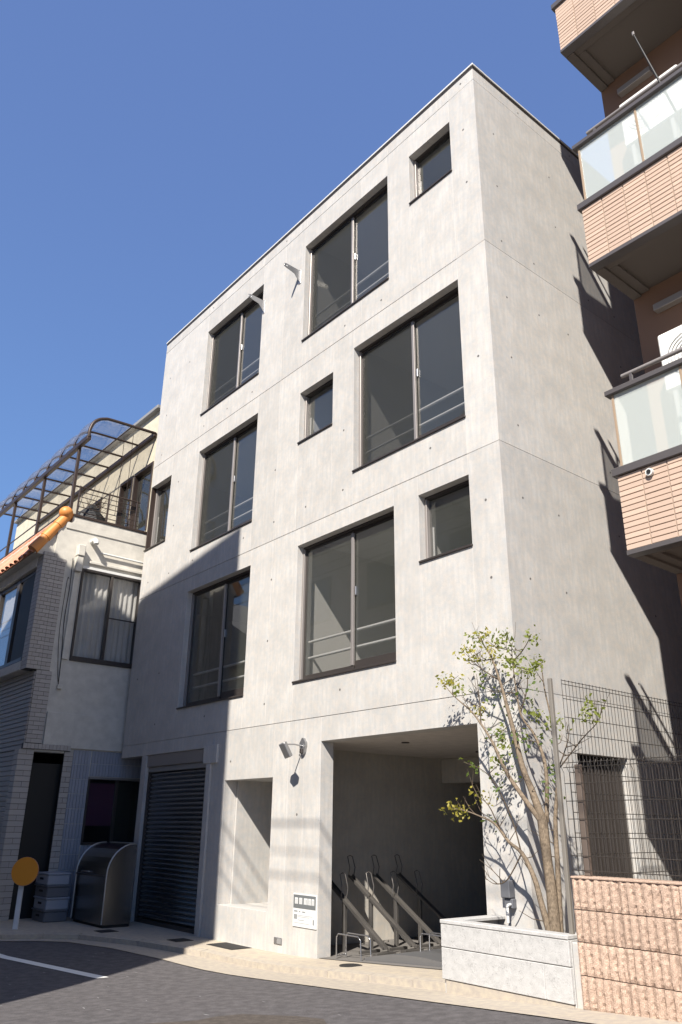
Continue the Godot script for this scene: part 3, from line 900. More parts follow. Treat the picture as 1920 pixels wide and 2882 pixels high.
func build_tree():
	var base := Vector3(0.44, 0.58, 0.30)
	var Tn := thing("young_tree", "thin young tree with sparse yellowing leaves growing in stone planter", "tree", base)
	var B := [
		[[0.44, 0.58, 0.30], [0.435, 0.94, 0.30], [0.42, 1.16, 0.30], [0.405, 1.39, 0.30], [0.40, 1.527, 0.30]],
		[[0.40, 1.50, 0.30], [0.317, 1.725, 0.30], [0.231, 1.931, 0.30], [0.175, 2.215, 0.31], [0.12, 2.437, 0.31], [0.053, 2.667, 0.3], [-0.043, 2.942, 0.3], [-0.144, 3.101, 0.3], [-0.20, 3.18, 0.30]],
		[[0.42, 0.60, 0.33], [0.349, 0.878, 0.34], [0.301, 1.047, 0.34], [0.183, 1.231, 0.33], [0.049, 1.318, 0.33], [-0.103, 1.463, 0.32], [-0.289, 1.531, 0.32], [-0.445, 1.574, 0.32], [-0.62, 1.60, 0.32]],
		[[0.385, 1.50, 0.32], [0.165, 1.797, 0.36], [0.086, 1.938, 0.38], [-0.028, 2.157, 0.38], [-0.151, 2.328, 0.38], [-0.283, 2.46, 0.36], [-0.525, 2.641, 0.34], [-0.672, 2.787, 0.32]],
		[[0.42, 1.48, 0.27], [0.42, 1.92, 0.22], [0.33, 2.2, 0.22], [0.219, 2.384, 0.25], [0.196, 2.65, 0.27], [0.188, 2.878, 0.28], [0.19, 3.05, 0.28]],
		[[0.46, 0.60, 0.26], [0.47, 1.1, 0.24], [0.46, 1.5, 0.2], [0.50, 1.9, 0.16], [0.47, 2.3, 0.14], [0.42, 2.6, 0.14], [0.42, 2.85, 0.16]],
		[[0.175, 1.24, 0.33], [0.10, 1.50, 0.33], [-0.05, 1.80, 0.35], [-0.20, 1.93, 0.36], [-0.40, 2.0, 0.37]],
		[[0.21, 2.40, 0.25], [0.32, 2.60, 0.27], [0.36, 2.75, 0.28], [0.46, 2.8, 0.28]],
		[[0.20, 2.88, 0.28], [0.30, 2.95, 0.28], [0.38, 3.03, 0.28], [0.42, 3.09, 0.28]],
		[[-0.04, 2.93, 0.3], [-0.2, 2.95, 0.28], [-0.29, 3.06, 0.28]],
		[[0.03, 2.72, 0.3], [-0.14, 2.84, 0.33], [-0.26, 2.93, 0.34]],
		[[0.18, 1.23, 0.33], [0.03, 1.02, 0.36], [-0.10, 0.98, 0.37], [-0.19, 1.02, 0.38]],
		[[-0.05, 1.42, 0.32], [-0.15, 1.62, 0.34], [-0.28, 1.70, 0.35]],
		[[0.5, 1.9, 0.16], [0.62, 2.15, 0.14], [0.62, 2.3, 0.14]],
		[[0.5, 1.9, 0.16], [0.75, 2.15, 0.12], [0.92, 2.28, 0.12], [0.98, 2.42, 0.12]],
		[[-0.15, 2.33, 0.38], [-0.17, 2.55, 0.36], [-0.19, 2.80, 0.36]],
	]
	var rad := [[0.052, 0.045, 0.04, 0.043, 0.046], [0.036, 0.03, 0.026, 0.022, 0.018, 0.013, 0.008, 0.005, 0.003], [0.03, 0.024, 0.021, 0.018, 0.014, 0.010, 0.007, 0.005, 0.003], [0.024, 0.019, 0.016, 0.012, 0.010, 0.008, 0.005, 0.003], [0.02, 0.016, 0.012, 0.009, 0.007, 0.005, 0.003], [0.025, 0.022, 0.018, 0.014, 0.01, 0.006, 0.004]]
	var wood := MB.new()
	var twig := MB.new()
	for i in B.size():
		var p := []
		for q in B[i]: p.append(Vector3(q[0], q[1], q[2]) - base)
		var sp := smooth(p)
		var rr := []
		for k in sp.size():
			var t := float(k) / (sp.size() - 1)
			if i < rad.size():
				var f: float = t * (rad[i].size() - 1)
				rr.append(lerpf(rad[i][int(f)], rad[i][mini(int(f) + 1, rad[i].size() - 1)], f - int(f)))
			else:
				rr.append(lerpf(0.007, 0.0022, t))
		(wood if i < 6 else twig).tube(sp, rr, 8 if i < 6 else 5)
		# twigs
		var first := 2 if i > 0 else 99
		for k in range(first, sp.size() - 1):
			if rng.randf() < 0.55: continue
			var s: Vector3 = sp[k]
			var d := Vector3(rng.randf_range(-1, 0.9), rng.randf_range(0.1, 1.2), rng.randf_range(-0.6, 0.6)).normalized()
			var l := rng.randf_range(0.08, 0.30)
			var e := s + d * l
			var mid := s + d * l * 0.5 + Vector3(rng.randf_range(-0.02, 0.02), -0.02, rng.randf_range(-0.02, 0.02))
			twig.tube([s, mid, e], [0.0045, 0.0032, 0.0016], 4)
			if rng.randf() < 0.5:
				var d2 := (d + Vector3(rng.randf_range(-1, 1), rng.randf_range(-0.3, 0.6), rng.randf_range(-1, 1)) * 0.7).normalized()
				twig.tube([mid, mid + d2 * l * 0.5], [0.003, 0.0014], 4)
	part(Tn, "trunk", wood.done(), M.bark, base)
	part(Tn, "twigs", twig.done(), M.twig, base)
	var C := [[-0.232, 3.16, 0], [-0.026, 3.13, 0], [-0.10, 3.17, 1], [-0.304, 3.06, 1], [-0.269, 2.96, 1], [-0.036, 3.036, 1], [-0.082, 2.964, 1], [0.19, 3.10, 0], [0.403, 3.06, 0], [0.182, 3.0, 2], [0.299, 2.95, 2], [0.13, 2.886, 0], [0.253, 2.861, 0], [0.424, 2.80, 0], [0.5, 2.79, 0], [0.364, 2.748, 0], [-0.176, 2.80, 2], [-0.581, 2.79, 1], [-0.64, 2.80, 1], [-0.435, 2.70, 0], [-0.24, 2.47, 1], [0.391, 2.382, 0], [-0.037, 2.274, 0], [0.064, 2.123, 0], [-0.06, 2.001, 0], [-0.259, 1.953, 2], [-0.40, 2.0, 2], [0.946, 2.30, 0], [0.99, 2.40, 0], [0.60, 2.29, 0], [-0.61, 1.60, 1], [-0.52, 1.57, 1], [-0.28, 1.70, 1], [-0.19, 1.5, 2], [0.0, 1.85, 2], [0.30, 2.2, 2], [0.62, 2.1, 2]]
	for kk in 3:
		var cl := []
		for c in C:
			if c[2] == kk: cl.append([Vector3(c[0], c[1], 0.3 + rng.randf_range(-0.06, 0.06)), 0.048])
		if kk == 2:
			for j in 13:
				cl.append([Vector3(rng.randf_range(-0.1, 0.6), rng.randf_range(1.6, 2.7), 0.3 + rng.randf_range(-0.15, 0.15)), 0.05])
		var lm: MeshInstance3D = leaf_mesh(Tn, "foliage", cl, M["leaf%d" % kk], 36 if kk < 2 else 10)
		lm.position = -base

func build_pink_wall():
	var x0 := 0.935
	var z1 := 0.72
	var W := thing("block_wall", "pink ribbed split-face concrete block wall carrying a wire fence", "wall", Vector3(2.5, gy(2.5), 0.62))
	cube(W, "core", M.mortar, Vector3(x0 + 0.01, gy(0.9) - 0.25, z1 - 0.16), Vector3(6.0, 1.085, z1 - 0.035))
	# three ribbed block meshes, each 0.388 x 0.205
	var variants := []
	for vi in 3:
		var b := MB.new()
		var nx := 24
		var ny := 10
		var hgt := []
		for j in ny + 1:
			var row := []
			for i in nx + 1:
				var u := float(i) / nx
				var rib := fmod(u * 6.0, 1.0)
				var h := 0.0 if (rib < 0.28 or rib > 0.94) else -0.008 + rng.randf_range(-0.008, 0.006)
				if rib < 0.28: h += rng.randf_range(-0.003, 0.003)
				if i == 0 or i == nx or j == 0 or j == ny: h -= 0.006
				row.append(h)
			hgt.append(row)
		var pt := func(i, j): return Vector3(-0.194 + 0.388 * i / nx, -0.1025 + 0.205 * j / ny + (rng.randf_range(-0.002, 0.002) if j > 0 and j < ny else 0.0), hgt[j][i])
		var grid := []
		for j in ny + 1:
			var row := []
			for i in nx + 1: row.append(pt.call(i, j))
			grid.append(row)
		for j in ny:
			for i in nx:
				b.quad(grid[j][i], grid[j][i + 1], grid[j + 1][i + 1], grid[j + 1][i])
		for i in nx:
			var back := Vector3(0, 0, 1)
			var t0: Vector3 = grid[ny][i]
			var t1: Vector3 = grid[ny][i + 1]
			b.quad(t0, t1, Vector3(t1.x, t1.y, -0.04), Vector3(t0.x, t0.y, -0.04))
			var q0: Vector3 = grid[0][i]
			var q1: Vector3 = grid[0][i + 1]
			b.quad(Vector3(q0.x, q0.y, -0.04), Vector3(q1.x, q1.y, -0.04), q1, q0)
		for j in ny:
			for i in [0, nx]:
				var p0: Vector3 = grid[j][i]
				var p1: Vector3 = grid[j + 1][i]
				b.away4(p0, p1, Vector3(p1.x, p1.y, -0.04), Vector3(p0.x, p0.y, -0.04), Vector3(0, 0, -0.02))
		variants.append(b.done())
	for c in 5:
		var y := 1.089 - 0.1055 - c * 0.2115
		for i in 13:
			var x := x0 + 0.195 + i * 0.3935
			part(W, "block", variants[(i * 2 + c) % 3], M["pink_block%d" % ((i * 3 + c * 5 + i * c) % 4)], Vector3(x, y, z1))
	cube(W, "cap", M.pink_block0, Vector3(x0 - 0.005, 1.086, z1 - 0.17), Vector3(6.0, 1.102, z1 + 0.002), 0.004)

	# low mesh fence on the wall
	var F := thing("wire_fence", "low dark wire mesh fence on top of the pink block wall", "fence", Vector3(2.0, 1.10, 0.64))
	fence_panel(F, "z", 0.64, 0.90, 6.0, 1.13, 1.93, 0.05, [1.14, 1.24, 1.37, 1.50, 1.63, 1.76, 1.88, 1.915], true)
	for x in [1.02, 3.0, 5.0]:
		cube(F, "post", M.post_brown, Vector3(x - 0.024, 1.102, 0.595), Vector3(x + 0.024, 1.90, 0.635), 0.004)
	# tall mesh fence running back along the boundary
	var G := thing("boundary_fence", "tall thin wire mesh fence running back along the concrete wall", "fence", Vector3(0.9, gy(0.9), -0.4))
	fence_panel(G, "x", 0.9, -3.2, 0.56, 0.45, 2.59, 0.05, [0.5, 0.65, 0.8, 0.95, 1.1, 1.25, 1.4, 1.55, 1.7, 1.85, 2.0, 2.15, 2.28, 2.43, 2.55, 2.58], false)
	for z in [-2.2]:
		cube(G, "post", M.post_brown, Vector3(0.91, gy(0.9) - 0.3, z - 0.02), Vector3(0.95, 2.62, z + 0.02), 0.003)
	cube(G, "post", M.post_grey, Vector3(0.81, gy(0.9) - 0.3, 0.60), Vector3(0.845, 2.60, 0.635), 0.006)

func fence_panel(F: Node, plane: String, c: float, u0: float, u1: float, v0: float, v1: float, step: float, rows: Array, bent: bool):
	var b := MB.new()
	var o := pm(plane, c, (u0 + u1) * 0.5, v0, 0.0)
	var n := int((u1 - u0) / step)
	for i in n + 1:
		var u := u0 + i * (u1 - u0) / n
		var pts := [pm(plane, c, u, v0, 0) - o]
		if bent:
			pts += [pm(plane, c, u, v1 - 0.09, 0) - o, pm(plane, c, u, v1 - 0.045, 0.03) - o, pm(plane, c, u, v1, 0.0) - o]
		else:
			pts += [pm(plane, c, u, v1, 0) - o]
		b.tube(pts, [0.0026], 4, false)
	for r in rows:
		b.tube([pm(plane, c, u0, r, 0.004) - o, pm(plane, c, u1, r, 0.004) - o], [0.003], 4, false)
	part(F, "wire_mesh", b.done(), M.wire, o)

# ---------------------------------------------------------------- the brick apartment house on the right
func build_brick_house():
	var XB := 1.36
	var H := thing("brick_apartment_house", "pinkish brick apartment house with stacked balconies and frosted glass fronts", "building", Vector3(4.5, gy(2), -3))
	# main wall behind the balconies and end wall
	plain_wall(H, "wall", M.brown_wall, "z", -0.77, XB, 9.0, gy(2) - 0.2, 16.0, 0.25)
	plain_wall(H, "end_wall", M.brown_wall, "x", XB + 0.25, -9.0, -1.021, gy(2) - 0.2, 16.0, 0.25)
	for lv in 4:
		var s: float = 3.67 + 3.13 * lv
		var bal := Node3D.new()
		bal.name = "balcony"
		H.add_child(bal, true)
		bal.position = Vector3(XB + 1.5, s, -0.35) - H.position
		var zf := 0.06
		# slab with recessed soffit: edge beams proud of the soffit board
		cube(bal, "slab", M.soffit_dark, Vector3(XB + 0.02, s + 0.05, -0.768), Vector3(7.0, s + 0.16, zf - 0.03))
		cube(bal, "edge_trim", M.cap_metal, Vector3(XB, s, zf - 0.10), Vector3(7.0, s + 0.045, zf + 0.012), 0.004)
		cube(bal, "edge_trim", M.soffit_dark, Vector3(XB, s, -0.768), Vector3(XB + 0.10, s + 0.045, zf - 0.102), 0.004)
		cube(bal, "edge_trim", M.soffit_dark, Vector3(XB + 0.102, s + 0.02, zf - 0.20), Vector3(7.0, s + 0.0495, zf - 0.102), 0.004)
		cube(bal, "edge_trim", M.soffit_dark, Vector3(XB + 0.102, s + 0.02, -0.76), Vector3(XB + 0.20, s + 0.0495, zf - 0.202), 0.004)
		# parapet core and brick tiles
		var y0 := s + 0.047
		var y1 := s + 0.765
		cube(bal, "parapet_core", M.mortar, Vector3(XB + 0.012, y0, zf - 0.12), Vector3(7.0, y1, zf - 0.008))
		cube(bal, "parapet_core", M.mortar, Vector3(XB + 0.012, y0, -0.765), Vector3(XB + 0.12, y1, zf - 0.121))
		var rows := 14
		var rh := (y1 - y0) / rows
		var nc := 6 if lv != 1 else 7
		if lv == 3: nc = 0
		for r in rows:
			if lv == 2 and r > 9: continue
			for c in nc:
				var xa := XB + 0.002 + c * 0.243
				cube(bal, "brick", M["brick%d" % ((r * 7 + c * 5 + r * c) % 4)], Vector3(xa, y0 + r * rh + 0.003, zf - 0.01), Vector3(xa + 0.232, y0 + (r + 1) * rh - 0.004, zf + rng.randf_range(0.0, 0.004)), 0.003)
		# the rest of the brick face, beyond what the street view shows, and the end face
		var rest := MB.new()
		for r in rows:
			for c in range(nc, 23):
				var xa := XB + 0.002 + c * 0.243
				rest.box(Vector3(xa, y0 + r * rh + 0.003, zf - 0.01), Vector3(xa + 0.232, y0 + (r + 1) * rh - 0.004, zf + 0.002))
			if lv == 2 and r > 9:
				for c in nc:
					var xa := XB + 0.002 + c * 0.243
					rest.box(Vector3(xa, y0 + r * rh + 0.003, zf - 0.01), Vector3(xa + 0.232, y0 + (r + 1) * rh - 0.004, zf + 0.002))
			for c in 3:
				var za := -0.76 + c * 0.243
				rest.box(Vector3(XB, y0 + r * rh + 0.003, za), Vector3(XB + 0.013, y0 + (r + 1) * rh - 0.004, za + 0.232))
		var ro := part(bal, "brickwork", rest.done(), M.brick0)
		ro.position = -wpos(bal)
		ro.set_meta("kind", "stuff")
		# ledge, frosted panes, posts, cap and hand rail
		cube(bal, "ledge", M.cap_metal, Vector3(XB - 0.035, y1, zf - 0.14), Vector3(7.0, y1 + 0.08, zf + 0.03), 0.006)
		var g0 := y1 + 0.081
		var g1 := s + 1.60
		var xs := [XB + 0.055, 2.095, 3.0, 3.9, 4.8, 5.7, 6.6]
		for i in xs.size() - 1:
			cube(bal, "glass_pane", M.glass_frosted, Vector3(xs[i] + 0.012, g0, zf - 0.022), Vector3(xs[i + 1] - 0.012, g1, zf - 0.012))
			cube(bal, "post", M.wood_rail, Vector3(xs[i] - 0.011, g0, zf - 0.03), Vector3(xs[i] + 0.011, g1, zf - 0.004), 0.002)
		cube(bal, "cap", M.cap_metal, Vector3(XB - 0.005, g1, zf - 0.07), Vector3(7.0, g1 + 0.055, zf + 0.03), 0.006)
		var t := MB.new()
		t.tube([Vector3(XB + 0.14, s + 1.80, -0.02), Vector3(7.0, s + 1.80, -0.02)], [0.022], 8)
		var hr := part(bal, "hand_rail", t.done(), M.frame_pale)
		hr.position = -wpos(bal)
		for x in [XB + 0.22, 3.0, 5.0]:
			cube(bal, "rail_bracket", M.cap_metal, Vector3(x, g1 + 0.05, -0.03), Vector3(x + 0.03, s + 1.79, -0.005), 0.002)
		# glazed door and ventilation hood on the wall behind
		if lv < 3:
			pcube(bal, "balcony_door", M.bronze, "z", -0.77, 2.35, 4.2, s + 0.17, s + 2.35, 0.0, 0.04, 0.004)
			pcube(bal, "door_glass", M.glass, "z", -0.77, 2.42, 3.22, s + 0.25, s + 2.28, 0.041, 0.045)
			pcube(bal, "door_glass", M.glass, "z", -0.77, 3.30, 4.12, s + 0.25, s + 2.28, 0.041, 0.045)
			pcube(bal, "vent_hood", M.frame_pale, "z", -0.77, 1.6, 2.02, s + 2.82, s + 2.90, 0.0, 0.09, 0.006)
	# small round lamp under the ledge of the lowest balcony
	var lb := MB.new()
	lb.tube([Vector3(0, 0, 0), Vector3(0, 0, 0.03)], [0.035], 14)
	var lo := part(H, "round_vent", lb.done(), M.white_metal, Vector3(1.685, 4.365, 0.064))
	var lb2 := MB.new()
	lb2.tube([Vector3(0, 0, 0), Vector3(0, 0, 0.008)], [0.02], 12)
	part(lo, "grille", lb2.done(), M.black, Vector3(1.685, 4.365, 0.094))
	# ground floor: brown posts and slatted screen in the shade of the lowest balcony
	for i in 9:
		cube(H, "screen_slat", M.post_brown, Vector3(XB + 0.05 + i * 0.11, gy(2) - 0.1, -0.74), Vector3(XB + 0.11 + i * 0.11, 2.75, -0.70), 0.003)
	# outdoor units standing on two balconies
	for e in [[0, "white air conditioner outdoor unit on the lower brick balcony"], [1, "white air conditioner outdoor unit on the upper brick balcony"]]:
		var s: float = 3.67 + 3.13 * e[0] + 0.16
		var A := thing("air_conditioner", e[1], "air conditioner", Vector3(2.05, s, -0.56), "outdoor units on the balconies")
		for x in [1.78, 2.24]:
			cube(A, "stand", M.grey_paint, Vector3(x, s, -0.70), Vector3(x + 0.04, s + 1.52, -0.42), 0.003)
		cube(A, "casing", M.ac_white, Vector3(1.72, s + 1.52, -0.72), Vector3(2.42, s + 2.16, -0.40), 0.015)
		var gb := MB.new()
		for q in 6:
			var rr := 0.05 + q * 0.035
			var ring := []
			for j in 25: ring.append(Vector3(cos(TAU * j / 24) * rr, sin(TAU * j / 24) * rr, 0))
			gb.tube(ring, [0.004], 4, false)
		part(A, "fan_grille", gb.done(), M.steel_dull, Vector3(2.02, s + 1.84, -0.394))
		cube(A, "label_strip", M.grey_box, Vector3(2.26, s + 2.08, -0.40), Vector3(2.38, s + 2.11, -0.397))
	# drying pole leaning over the middle balcony
	var pole := thing("drying_pole", "thin dark pole leaning out over the upper balcony rail", "pole", Vector3(2.42, 8.4, 0.0))
	var pt := MB.new()
	pt.tube([Vector3(2.44, 8.16, -0.08), Vector3(2.355, 8.664, 0.0), Vector3(2.225, 9.37, 0.05)], [0.014, 0.012, 0.007], 8)
	var po := part(pole, "shaft", pt.done(), M.cable)
	po.position = -pole.position
	cube(pole, "tip", M.frame_pale, Vector3(2.21, 9.36, 0.04), Vector3(2.235, 9.41, 0.062), 0.004)

# ---------------------------------------------------------------- the house on the left
func tiles(parent: Node, called: String, kind: String, plane: String, c: float, u0: float, u1: float, v0: float, v1: float, tw: float, th: float, w: float, bond := true, gap := 0.006):
	var nr := maxi(1, int(round((v1 - v0) / th)))
	var h := (v1 - v0) / nr
	for r in nr:
		var off := tw * 0.5 if bond and r % 2 == 1 else 0.0
		var u := u0 - off
		var k := 0
		while u < u1 - 0.01:
			var a := maxf(u, u0)
			var b := minf(u + tw, u1)
			if b - a > 0.03:
				pcube(parent, called, M["%s%d" % [kind, (r * 7 + k * 5 + r * k) % 4]], plane, c, a + gap * 0.3, b - gap * 0.3, v0 + r * h + gap * 0.5, v0 + (r + 1) * h - gap * 0.5, 0.0, w + rng.randf_range(-0.0015, 0.0015), 0.002)
			u += tw
			k += 1

func build_left_house():
	var X := -8.9
	var ZF := 1.65
	var g := -0.1
	var H := thing("corner_house", "cream rendered house with orange tiled eave, brick pilasters and roof terrace", "building", Vector3(-11.5, 0, -1))
	# side wall facing the concrete building
	var holes := [[0.83, 1.49, -0.2, 2.53], [-0.62, 0.49, 1.09, 2.175], [-0.10, 1.115, 4.095, 5.85]]
	plain_wall(H, "side_wall", M.plaster, "x", X, -6.0, ZF, g, 6.62, 0.2, holes)
	plain_wall(H, "front_wall", M.plaster, "z", ZF, -18.0, X - 0.2, g, 6.62, 0.2, [[-14.0, -9.18, 4.13, 5.72]])
	cube(H, "terrace_slab", M.plaster, Vector3(-18, 6.5, -6), Vector3(X - 0.2, 6.62, ZF - 0.2))
	# parapet and its brown ledge
	cube(H, "parapet", M.plaster, Vector3(X - 0.14, 6.62, -3.0), Vector3(X + 0.012, 6.755, 1.42), 0.004)
	cube(H, "parapet_ledge", M.brown_metal, Vector3(X - 0.17, 6.757, -3.0), Vector3(X + 0.03, 6.805, 1.42), 0.004)
	cube(H, "wall_groove_trim", M.plaster, Vector3(X, 6.50, -3.0), Vector3(X + 0.018, 6.62, 1.52), 0.003)
	# spandrel band
	cube(H, "spandrel_band", M.plaster, Vector3(X, 2.61, -3.0), Vector3(X + 0.05, 3.185, 1.37), 0.006)
	# interior darkness behind the openings
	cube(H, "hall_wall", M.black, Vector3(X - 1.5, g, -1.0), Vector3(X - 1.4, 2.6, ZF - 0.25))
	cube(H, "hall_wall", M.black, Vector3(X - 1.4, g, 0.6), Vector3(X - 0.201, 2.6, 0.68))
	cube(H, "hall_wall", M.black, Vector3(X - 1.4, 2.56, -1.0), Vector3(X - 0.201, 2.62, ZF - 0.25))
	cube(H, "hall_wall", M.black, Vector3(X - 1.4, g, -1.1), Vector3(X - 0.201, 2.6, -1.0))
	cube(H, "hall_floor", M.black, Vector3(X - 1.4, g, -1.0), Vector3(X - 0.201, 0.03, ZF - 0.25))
	var dr := cube(H, "door", M.door_dark, Vector3(X - 0.19, 0.02, 0.845), Vector3(X - 0.14, 2.36, 1.485), 0.004)
	cube(dr, "handle", M.steel, Vector3(X - 0.14, 0.92, 0.90), Vector3(X - 0.10, 1.02, 0.93), 0.006)
	# brick pilasters, lower and upper, and soldier course over the door
	cube(H, "pilaster_core", M.dark_mortar, Vector3(X - 0.2, g, 1.492), Vector3(X + 0.016, 2.56, 1.735))
	tiles(H, "brick", "white_brick", "x", X + 0.016, 1.492, 1.74, 0.0, 2.56, 0.25, 0.084, 0.008)
	tiles(H, "brick", "white_brick", "z", 1.735, X - 0.2, X + 0.024, 0.0, 2.56, 0.25, 0.084, 0.008)
	cube(H, "pilaster_core", M.dark_mortar, Vector3(X - 0.01, 0.66, 0.822), Vector3(X + 0.016, 2.56, 0.975))
	cube(H, "pilaster_core", M.dark_mortar, Vector3(X - 0.19, 0.66, 0.831), Vector3(X - 0.011, 2.5, 0.84))
	tiles(H, "brick", "white_brick", "x", X + 0.016, 0.822, 0.975, 0.66, 2.56, 0.16, 0.084, 0.008)
	cube(H, "soldier_core", M.dark_mortar, Vector3(X - 0.01, 2.563, 0.89), Vector3(X + 0.055, 2.65, 1.70))
	tiles(H, "brick", "white_brick", "x", X + 0.055, 0.89, 1.70, 2.563, 2.65, 0.062, 0.087, 0.01, false)
	cube(H, "pilaster_core", M.dark_mortar, Vector3(X - 0.1, 2.655, 1.385), Vector3(X + 0.016, 3.86, 1.66))
	tiles(H, "brick", "white_brick", "x", X + 0.016, 1.385, 1.66, 2.66, 3.86, 0.19, 0.0705, 0.008)
	# upper pilaster that carries the bay
	cube(H, "pilaster_core", M.dark_mortar, Vector3(X - 0.27, 3.87, 1.60), Vector3(X + 0.016, 5.97, 1.835))
	tiles(H, "brick", "white_brick", "x", X + 0.016, 1.60, 1.84, 3.87, 5.97, 0.12, 0.0705, 0.008)
	tiles(H, "brick", "white_brick", "z", 1.835, X - 0.27, X + 0.024, 3.87, 5.97, 0.15, 0.0705, 0.008)
	cube(H, "pilaster_core", M.dark_mortar, Vector3(X - 0.01, 3.87, 1.43), Vector3(X + 0.008, 5.9, 1.599))
	tiles(H, "brick", "white_brick", "x", X + 0.008, 1.43, 1.598, 3.87, 5.9, 0.17, 0.0705, 0.008)
	# boards on the street front below the bay
	var n := 17
	for i in n:
		var y := 2.56 + i * 0.0755
		cube(H, "board", M["board%d" % ((i * 5 + i / 3) % 4)], Vector3(-18.0, y, ZF), Vector3(X + 0.012, y + 0.068, ZF + 0.035), 0.006)
	for i in 32:
		var y := -0.02 + i * 0.0805
		cube(H, "board", M["board%d" % ((i * 7 + i / 2) % 4)], Vector3(-18.0, y, ZF), Vector3(X - 0.21, y + 0.073, ZF + 0.025), 0.006)
	# bay on the street front: base, windows, head
	cube(H, "bay_sill", M.plaster, Vector3(-18, 3.87, ZF), Vector3(X - 0.272, 4.03, 1.86), 0.01)
	cube(H, "bay_sill", M.bronze, Vector3(-18, 4.032, ZF), Vector3(X - 0.272, 4.10, 1.85), 0.006)
	cube(H, "bay_head", M.plaster, Vector3(-18, 5.74, ZF), Vector3(X - 0.272, 5.98, 1.86), 0.01)
	for k in 4:
		var xa := X - 0.275 - (k + 1) * 1.12
		var bw := cube(H, "bay_window", M.bronze, Vector3(xa, 4.102, 1.72), Vector3(xa + 0.16, 5.738, 1.80), 0.005)
		cube(bw, "pane", M.glass_clear, Vector3(xa + 0.16, 4.13, 1.752), Vector3(xa + 1.12, 5.72, 1.758))
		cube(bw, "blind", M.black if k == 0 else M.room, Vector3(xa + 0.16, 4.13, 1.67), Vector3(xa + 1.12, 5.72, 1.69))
		cube(bw, "rail", M.bronze, Vector3(xa + 0.16, 5.66, 1.735), Vector3(xa + 1.12, 5.737, 1.79), 0.003)
		if k == 0:
			cube(bw, "shutter_leaf", M.door_dark, Vector3(xa + 0.30, 4.13, 1.762), Vector3(xa + 1.11, 5.655, 1.785), 0.003)
	# bedroom window with curtain
	var w := Node3D.new()
	w.name = "window"
	H.add_child(w, true)
	w.position = Vector3(X, 4.1, 0.5) - H.position
	pcube(w, "frame", M.bronze, "x", X, -0.10, 1.113, 4.097, 4.18, -0.10, 0.03, 0.004)
	pcube(w, "frame", M.white_metal, "x", X, -0.10, 1.113, 5.80, 5.85, -0.10, 0.03, 0.004)
	pcube(w, "frame", M.bronze, "x", X, -0.10, 1.113, 5.765, 5.799, -0.10, 0.02, 0.003)
	pcube(w, "frame", M.bronze, "x", X, 1.075, 1.113, 4.181, 5.764, -0.10, 0.03, 0.004)
	pcube(w, "frame", M.bronze, "x", X, -0.10, -0.065, 4.181, 5.764, -0.10, 0.03, 0.004)
	pcube(w, "stile", M.bronze, "x", X, 0.485, 0.535, 4.181, 5.764, -0.07, 0.012, 0.003)
	pcube(w, "glazing_bar", M.bronze, "x", X, -0.064, 0.484, 4.96, 4.98, -0.04, -0.01, 0.002)
	for q in [[0.536, 1.074], [-0.064, 0.484]]:
		pcube(w, "pane", M.glass_clear, "x", X, q[0], q[1], 4.182, 5.763, -0.034, -0.028)
	var cb := MB.new()
	var pz := -0.30
	var px := 0.0
	var i := 0
	while pz < 1.25:
		var nz := pz + 0.012
		var nx := 0.016 * sin(nz * 62.0) + 0.008 * sin(nz * 23.0 + 1.0)
		cb.quad(Vector3(px, 4.1, nz), Vector3(px, 4.1, pz), Vector3(px, 5.9, pz), Vector3(px, 5.9, nz)) if false else cb.quad(Vector3(px, 4.1, pz), Vector3(px, 5.9, pz), Vector3(nx, 5.9, nz), Vector3(nx, 4.1, nz))
		pz = nz
		px = nx
		i += 1
	part(w, "curtain", cb.done(), M.curtain, Vector3(X - 0.14, 0, 0))
	cube(H, "room_back", M.room, Vector3(X - 1.2, 3.9, -0.6), Vector3(X - 1.1, 6.0, 1.4))
	# ground floor window with purple blind
	var w2 := Node3D.new()
	w2.name = "window"
	H.add_child(w2, true)
	w2.position = Vector3(X, 1.1, 0.0) - H.position
	pcube(w2, "frame", M.frame_pale, "x", X, -0.62, 0.488, 2.135, 2.174, -0.12, 0.03, 0.004)
	pcube(w2, "frame", M.bronze, "x", X, -0.62, 0.488, 1.092, 1.13, -0.12, 0.03, 0.004)
	pcube(w2, "frame", M.bronze, "x", X, 0.455, 0.488, 1.131, 2.134, -0.12, 0.02, 0.004)
	pcube(w2, "stile", M.bronze, "x", X, -0.09, -0.045, 1.131, 2.134, -0.09, -0.03, 0.003)
	pcube(w2, "blind", M.purple_blind, "x", X, -0.05, 0.45, 1.39, 2.08, -0.10, -0.095)
	pcube(w2, "pane", M.glass_clear, "x", X, -0.044, 0.454, 1.131, 2.134, -0.062, -0.058)
	pcube(w2, "pane", M.glass, "x", X, -0.62, -0.091, 1.131, 2.134, -0.062, -0.058)
	# bluish upright tiles round the ground floor window
	tiles(H, "wall_tile", "blue_tile", "x", X, 0.495, 0.815, 0.0, 2.60, 0.055, 0.23, 0.012, false, 0.006)
	tiles(H, "wall_tile", "blue_tile", "x", X, -0.62, 0.488, 2.18, 2.60, 0.055, 0.21, 0.012, false, 0.006)
	tiles(H, "wall_tile", "blue_tile", "x", X, -0.62, 0.488, 0.40, 1.085, 0.055, 0.23, 0.012, false, 0.006)
	# duct, vent hood, conduit and cables on the side wall
	cube(H, "duct", M.plaster, Vector3(X, 5.70, 1.15), Vector3(X + 0.12, 5.985, 1.27), 0.008)
	cube(H, "duct", M.plaster, Vector3(X, 4.10, 1.16), Vector3(X + 0.04, 5.698, 1.26), 0.006)
	cube(H, "duct_cap", M.plaster, Vector3(X, 5.992, 1.14), Vector3(X + 0.14, 6.21, 1.275), 0.012)
	var vb := MB.new()
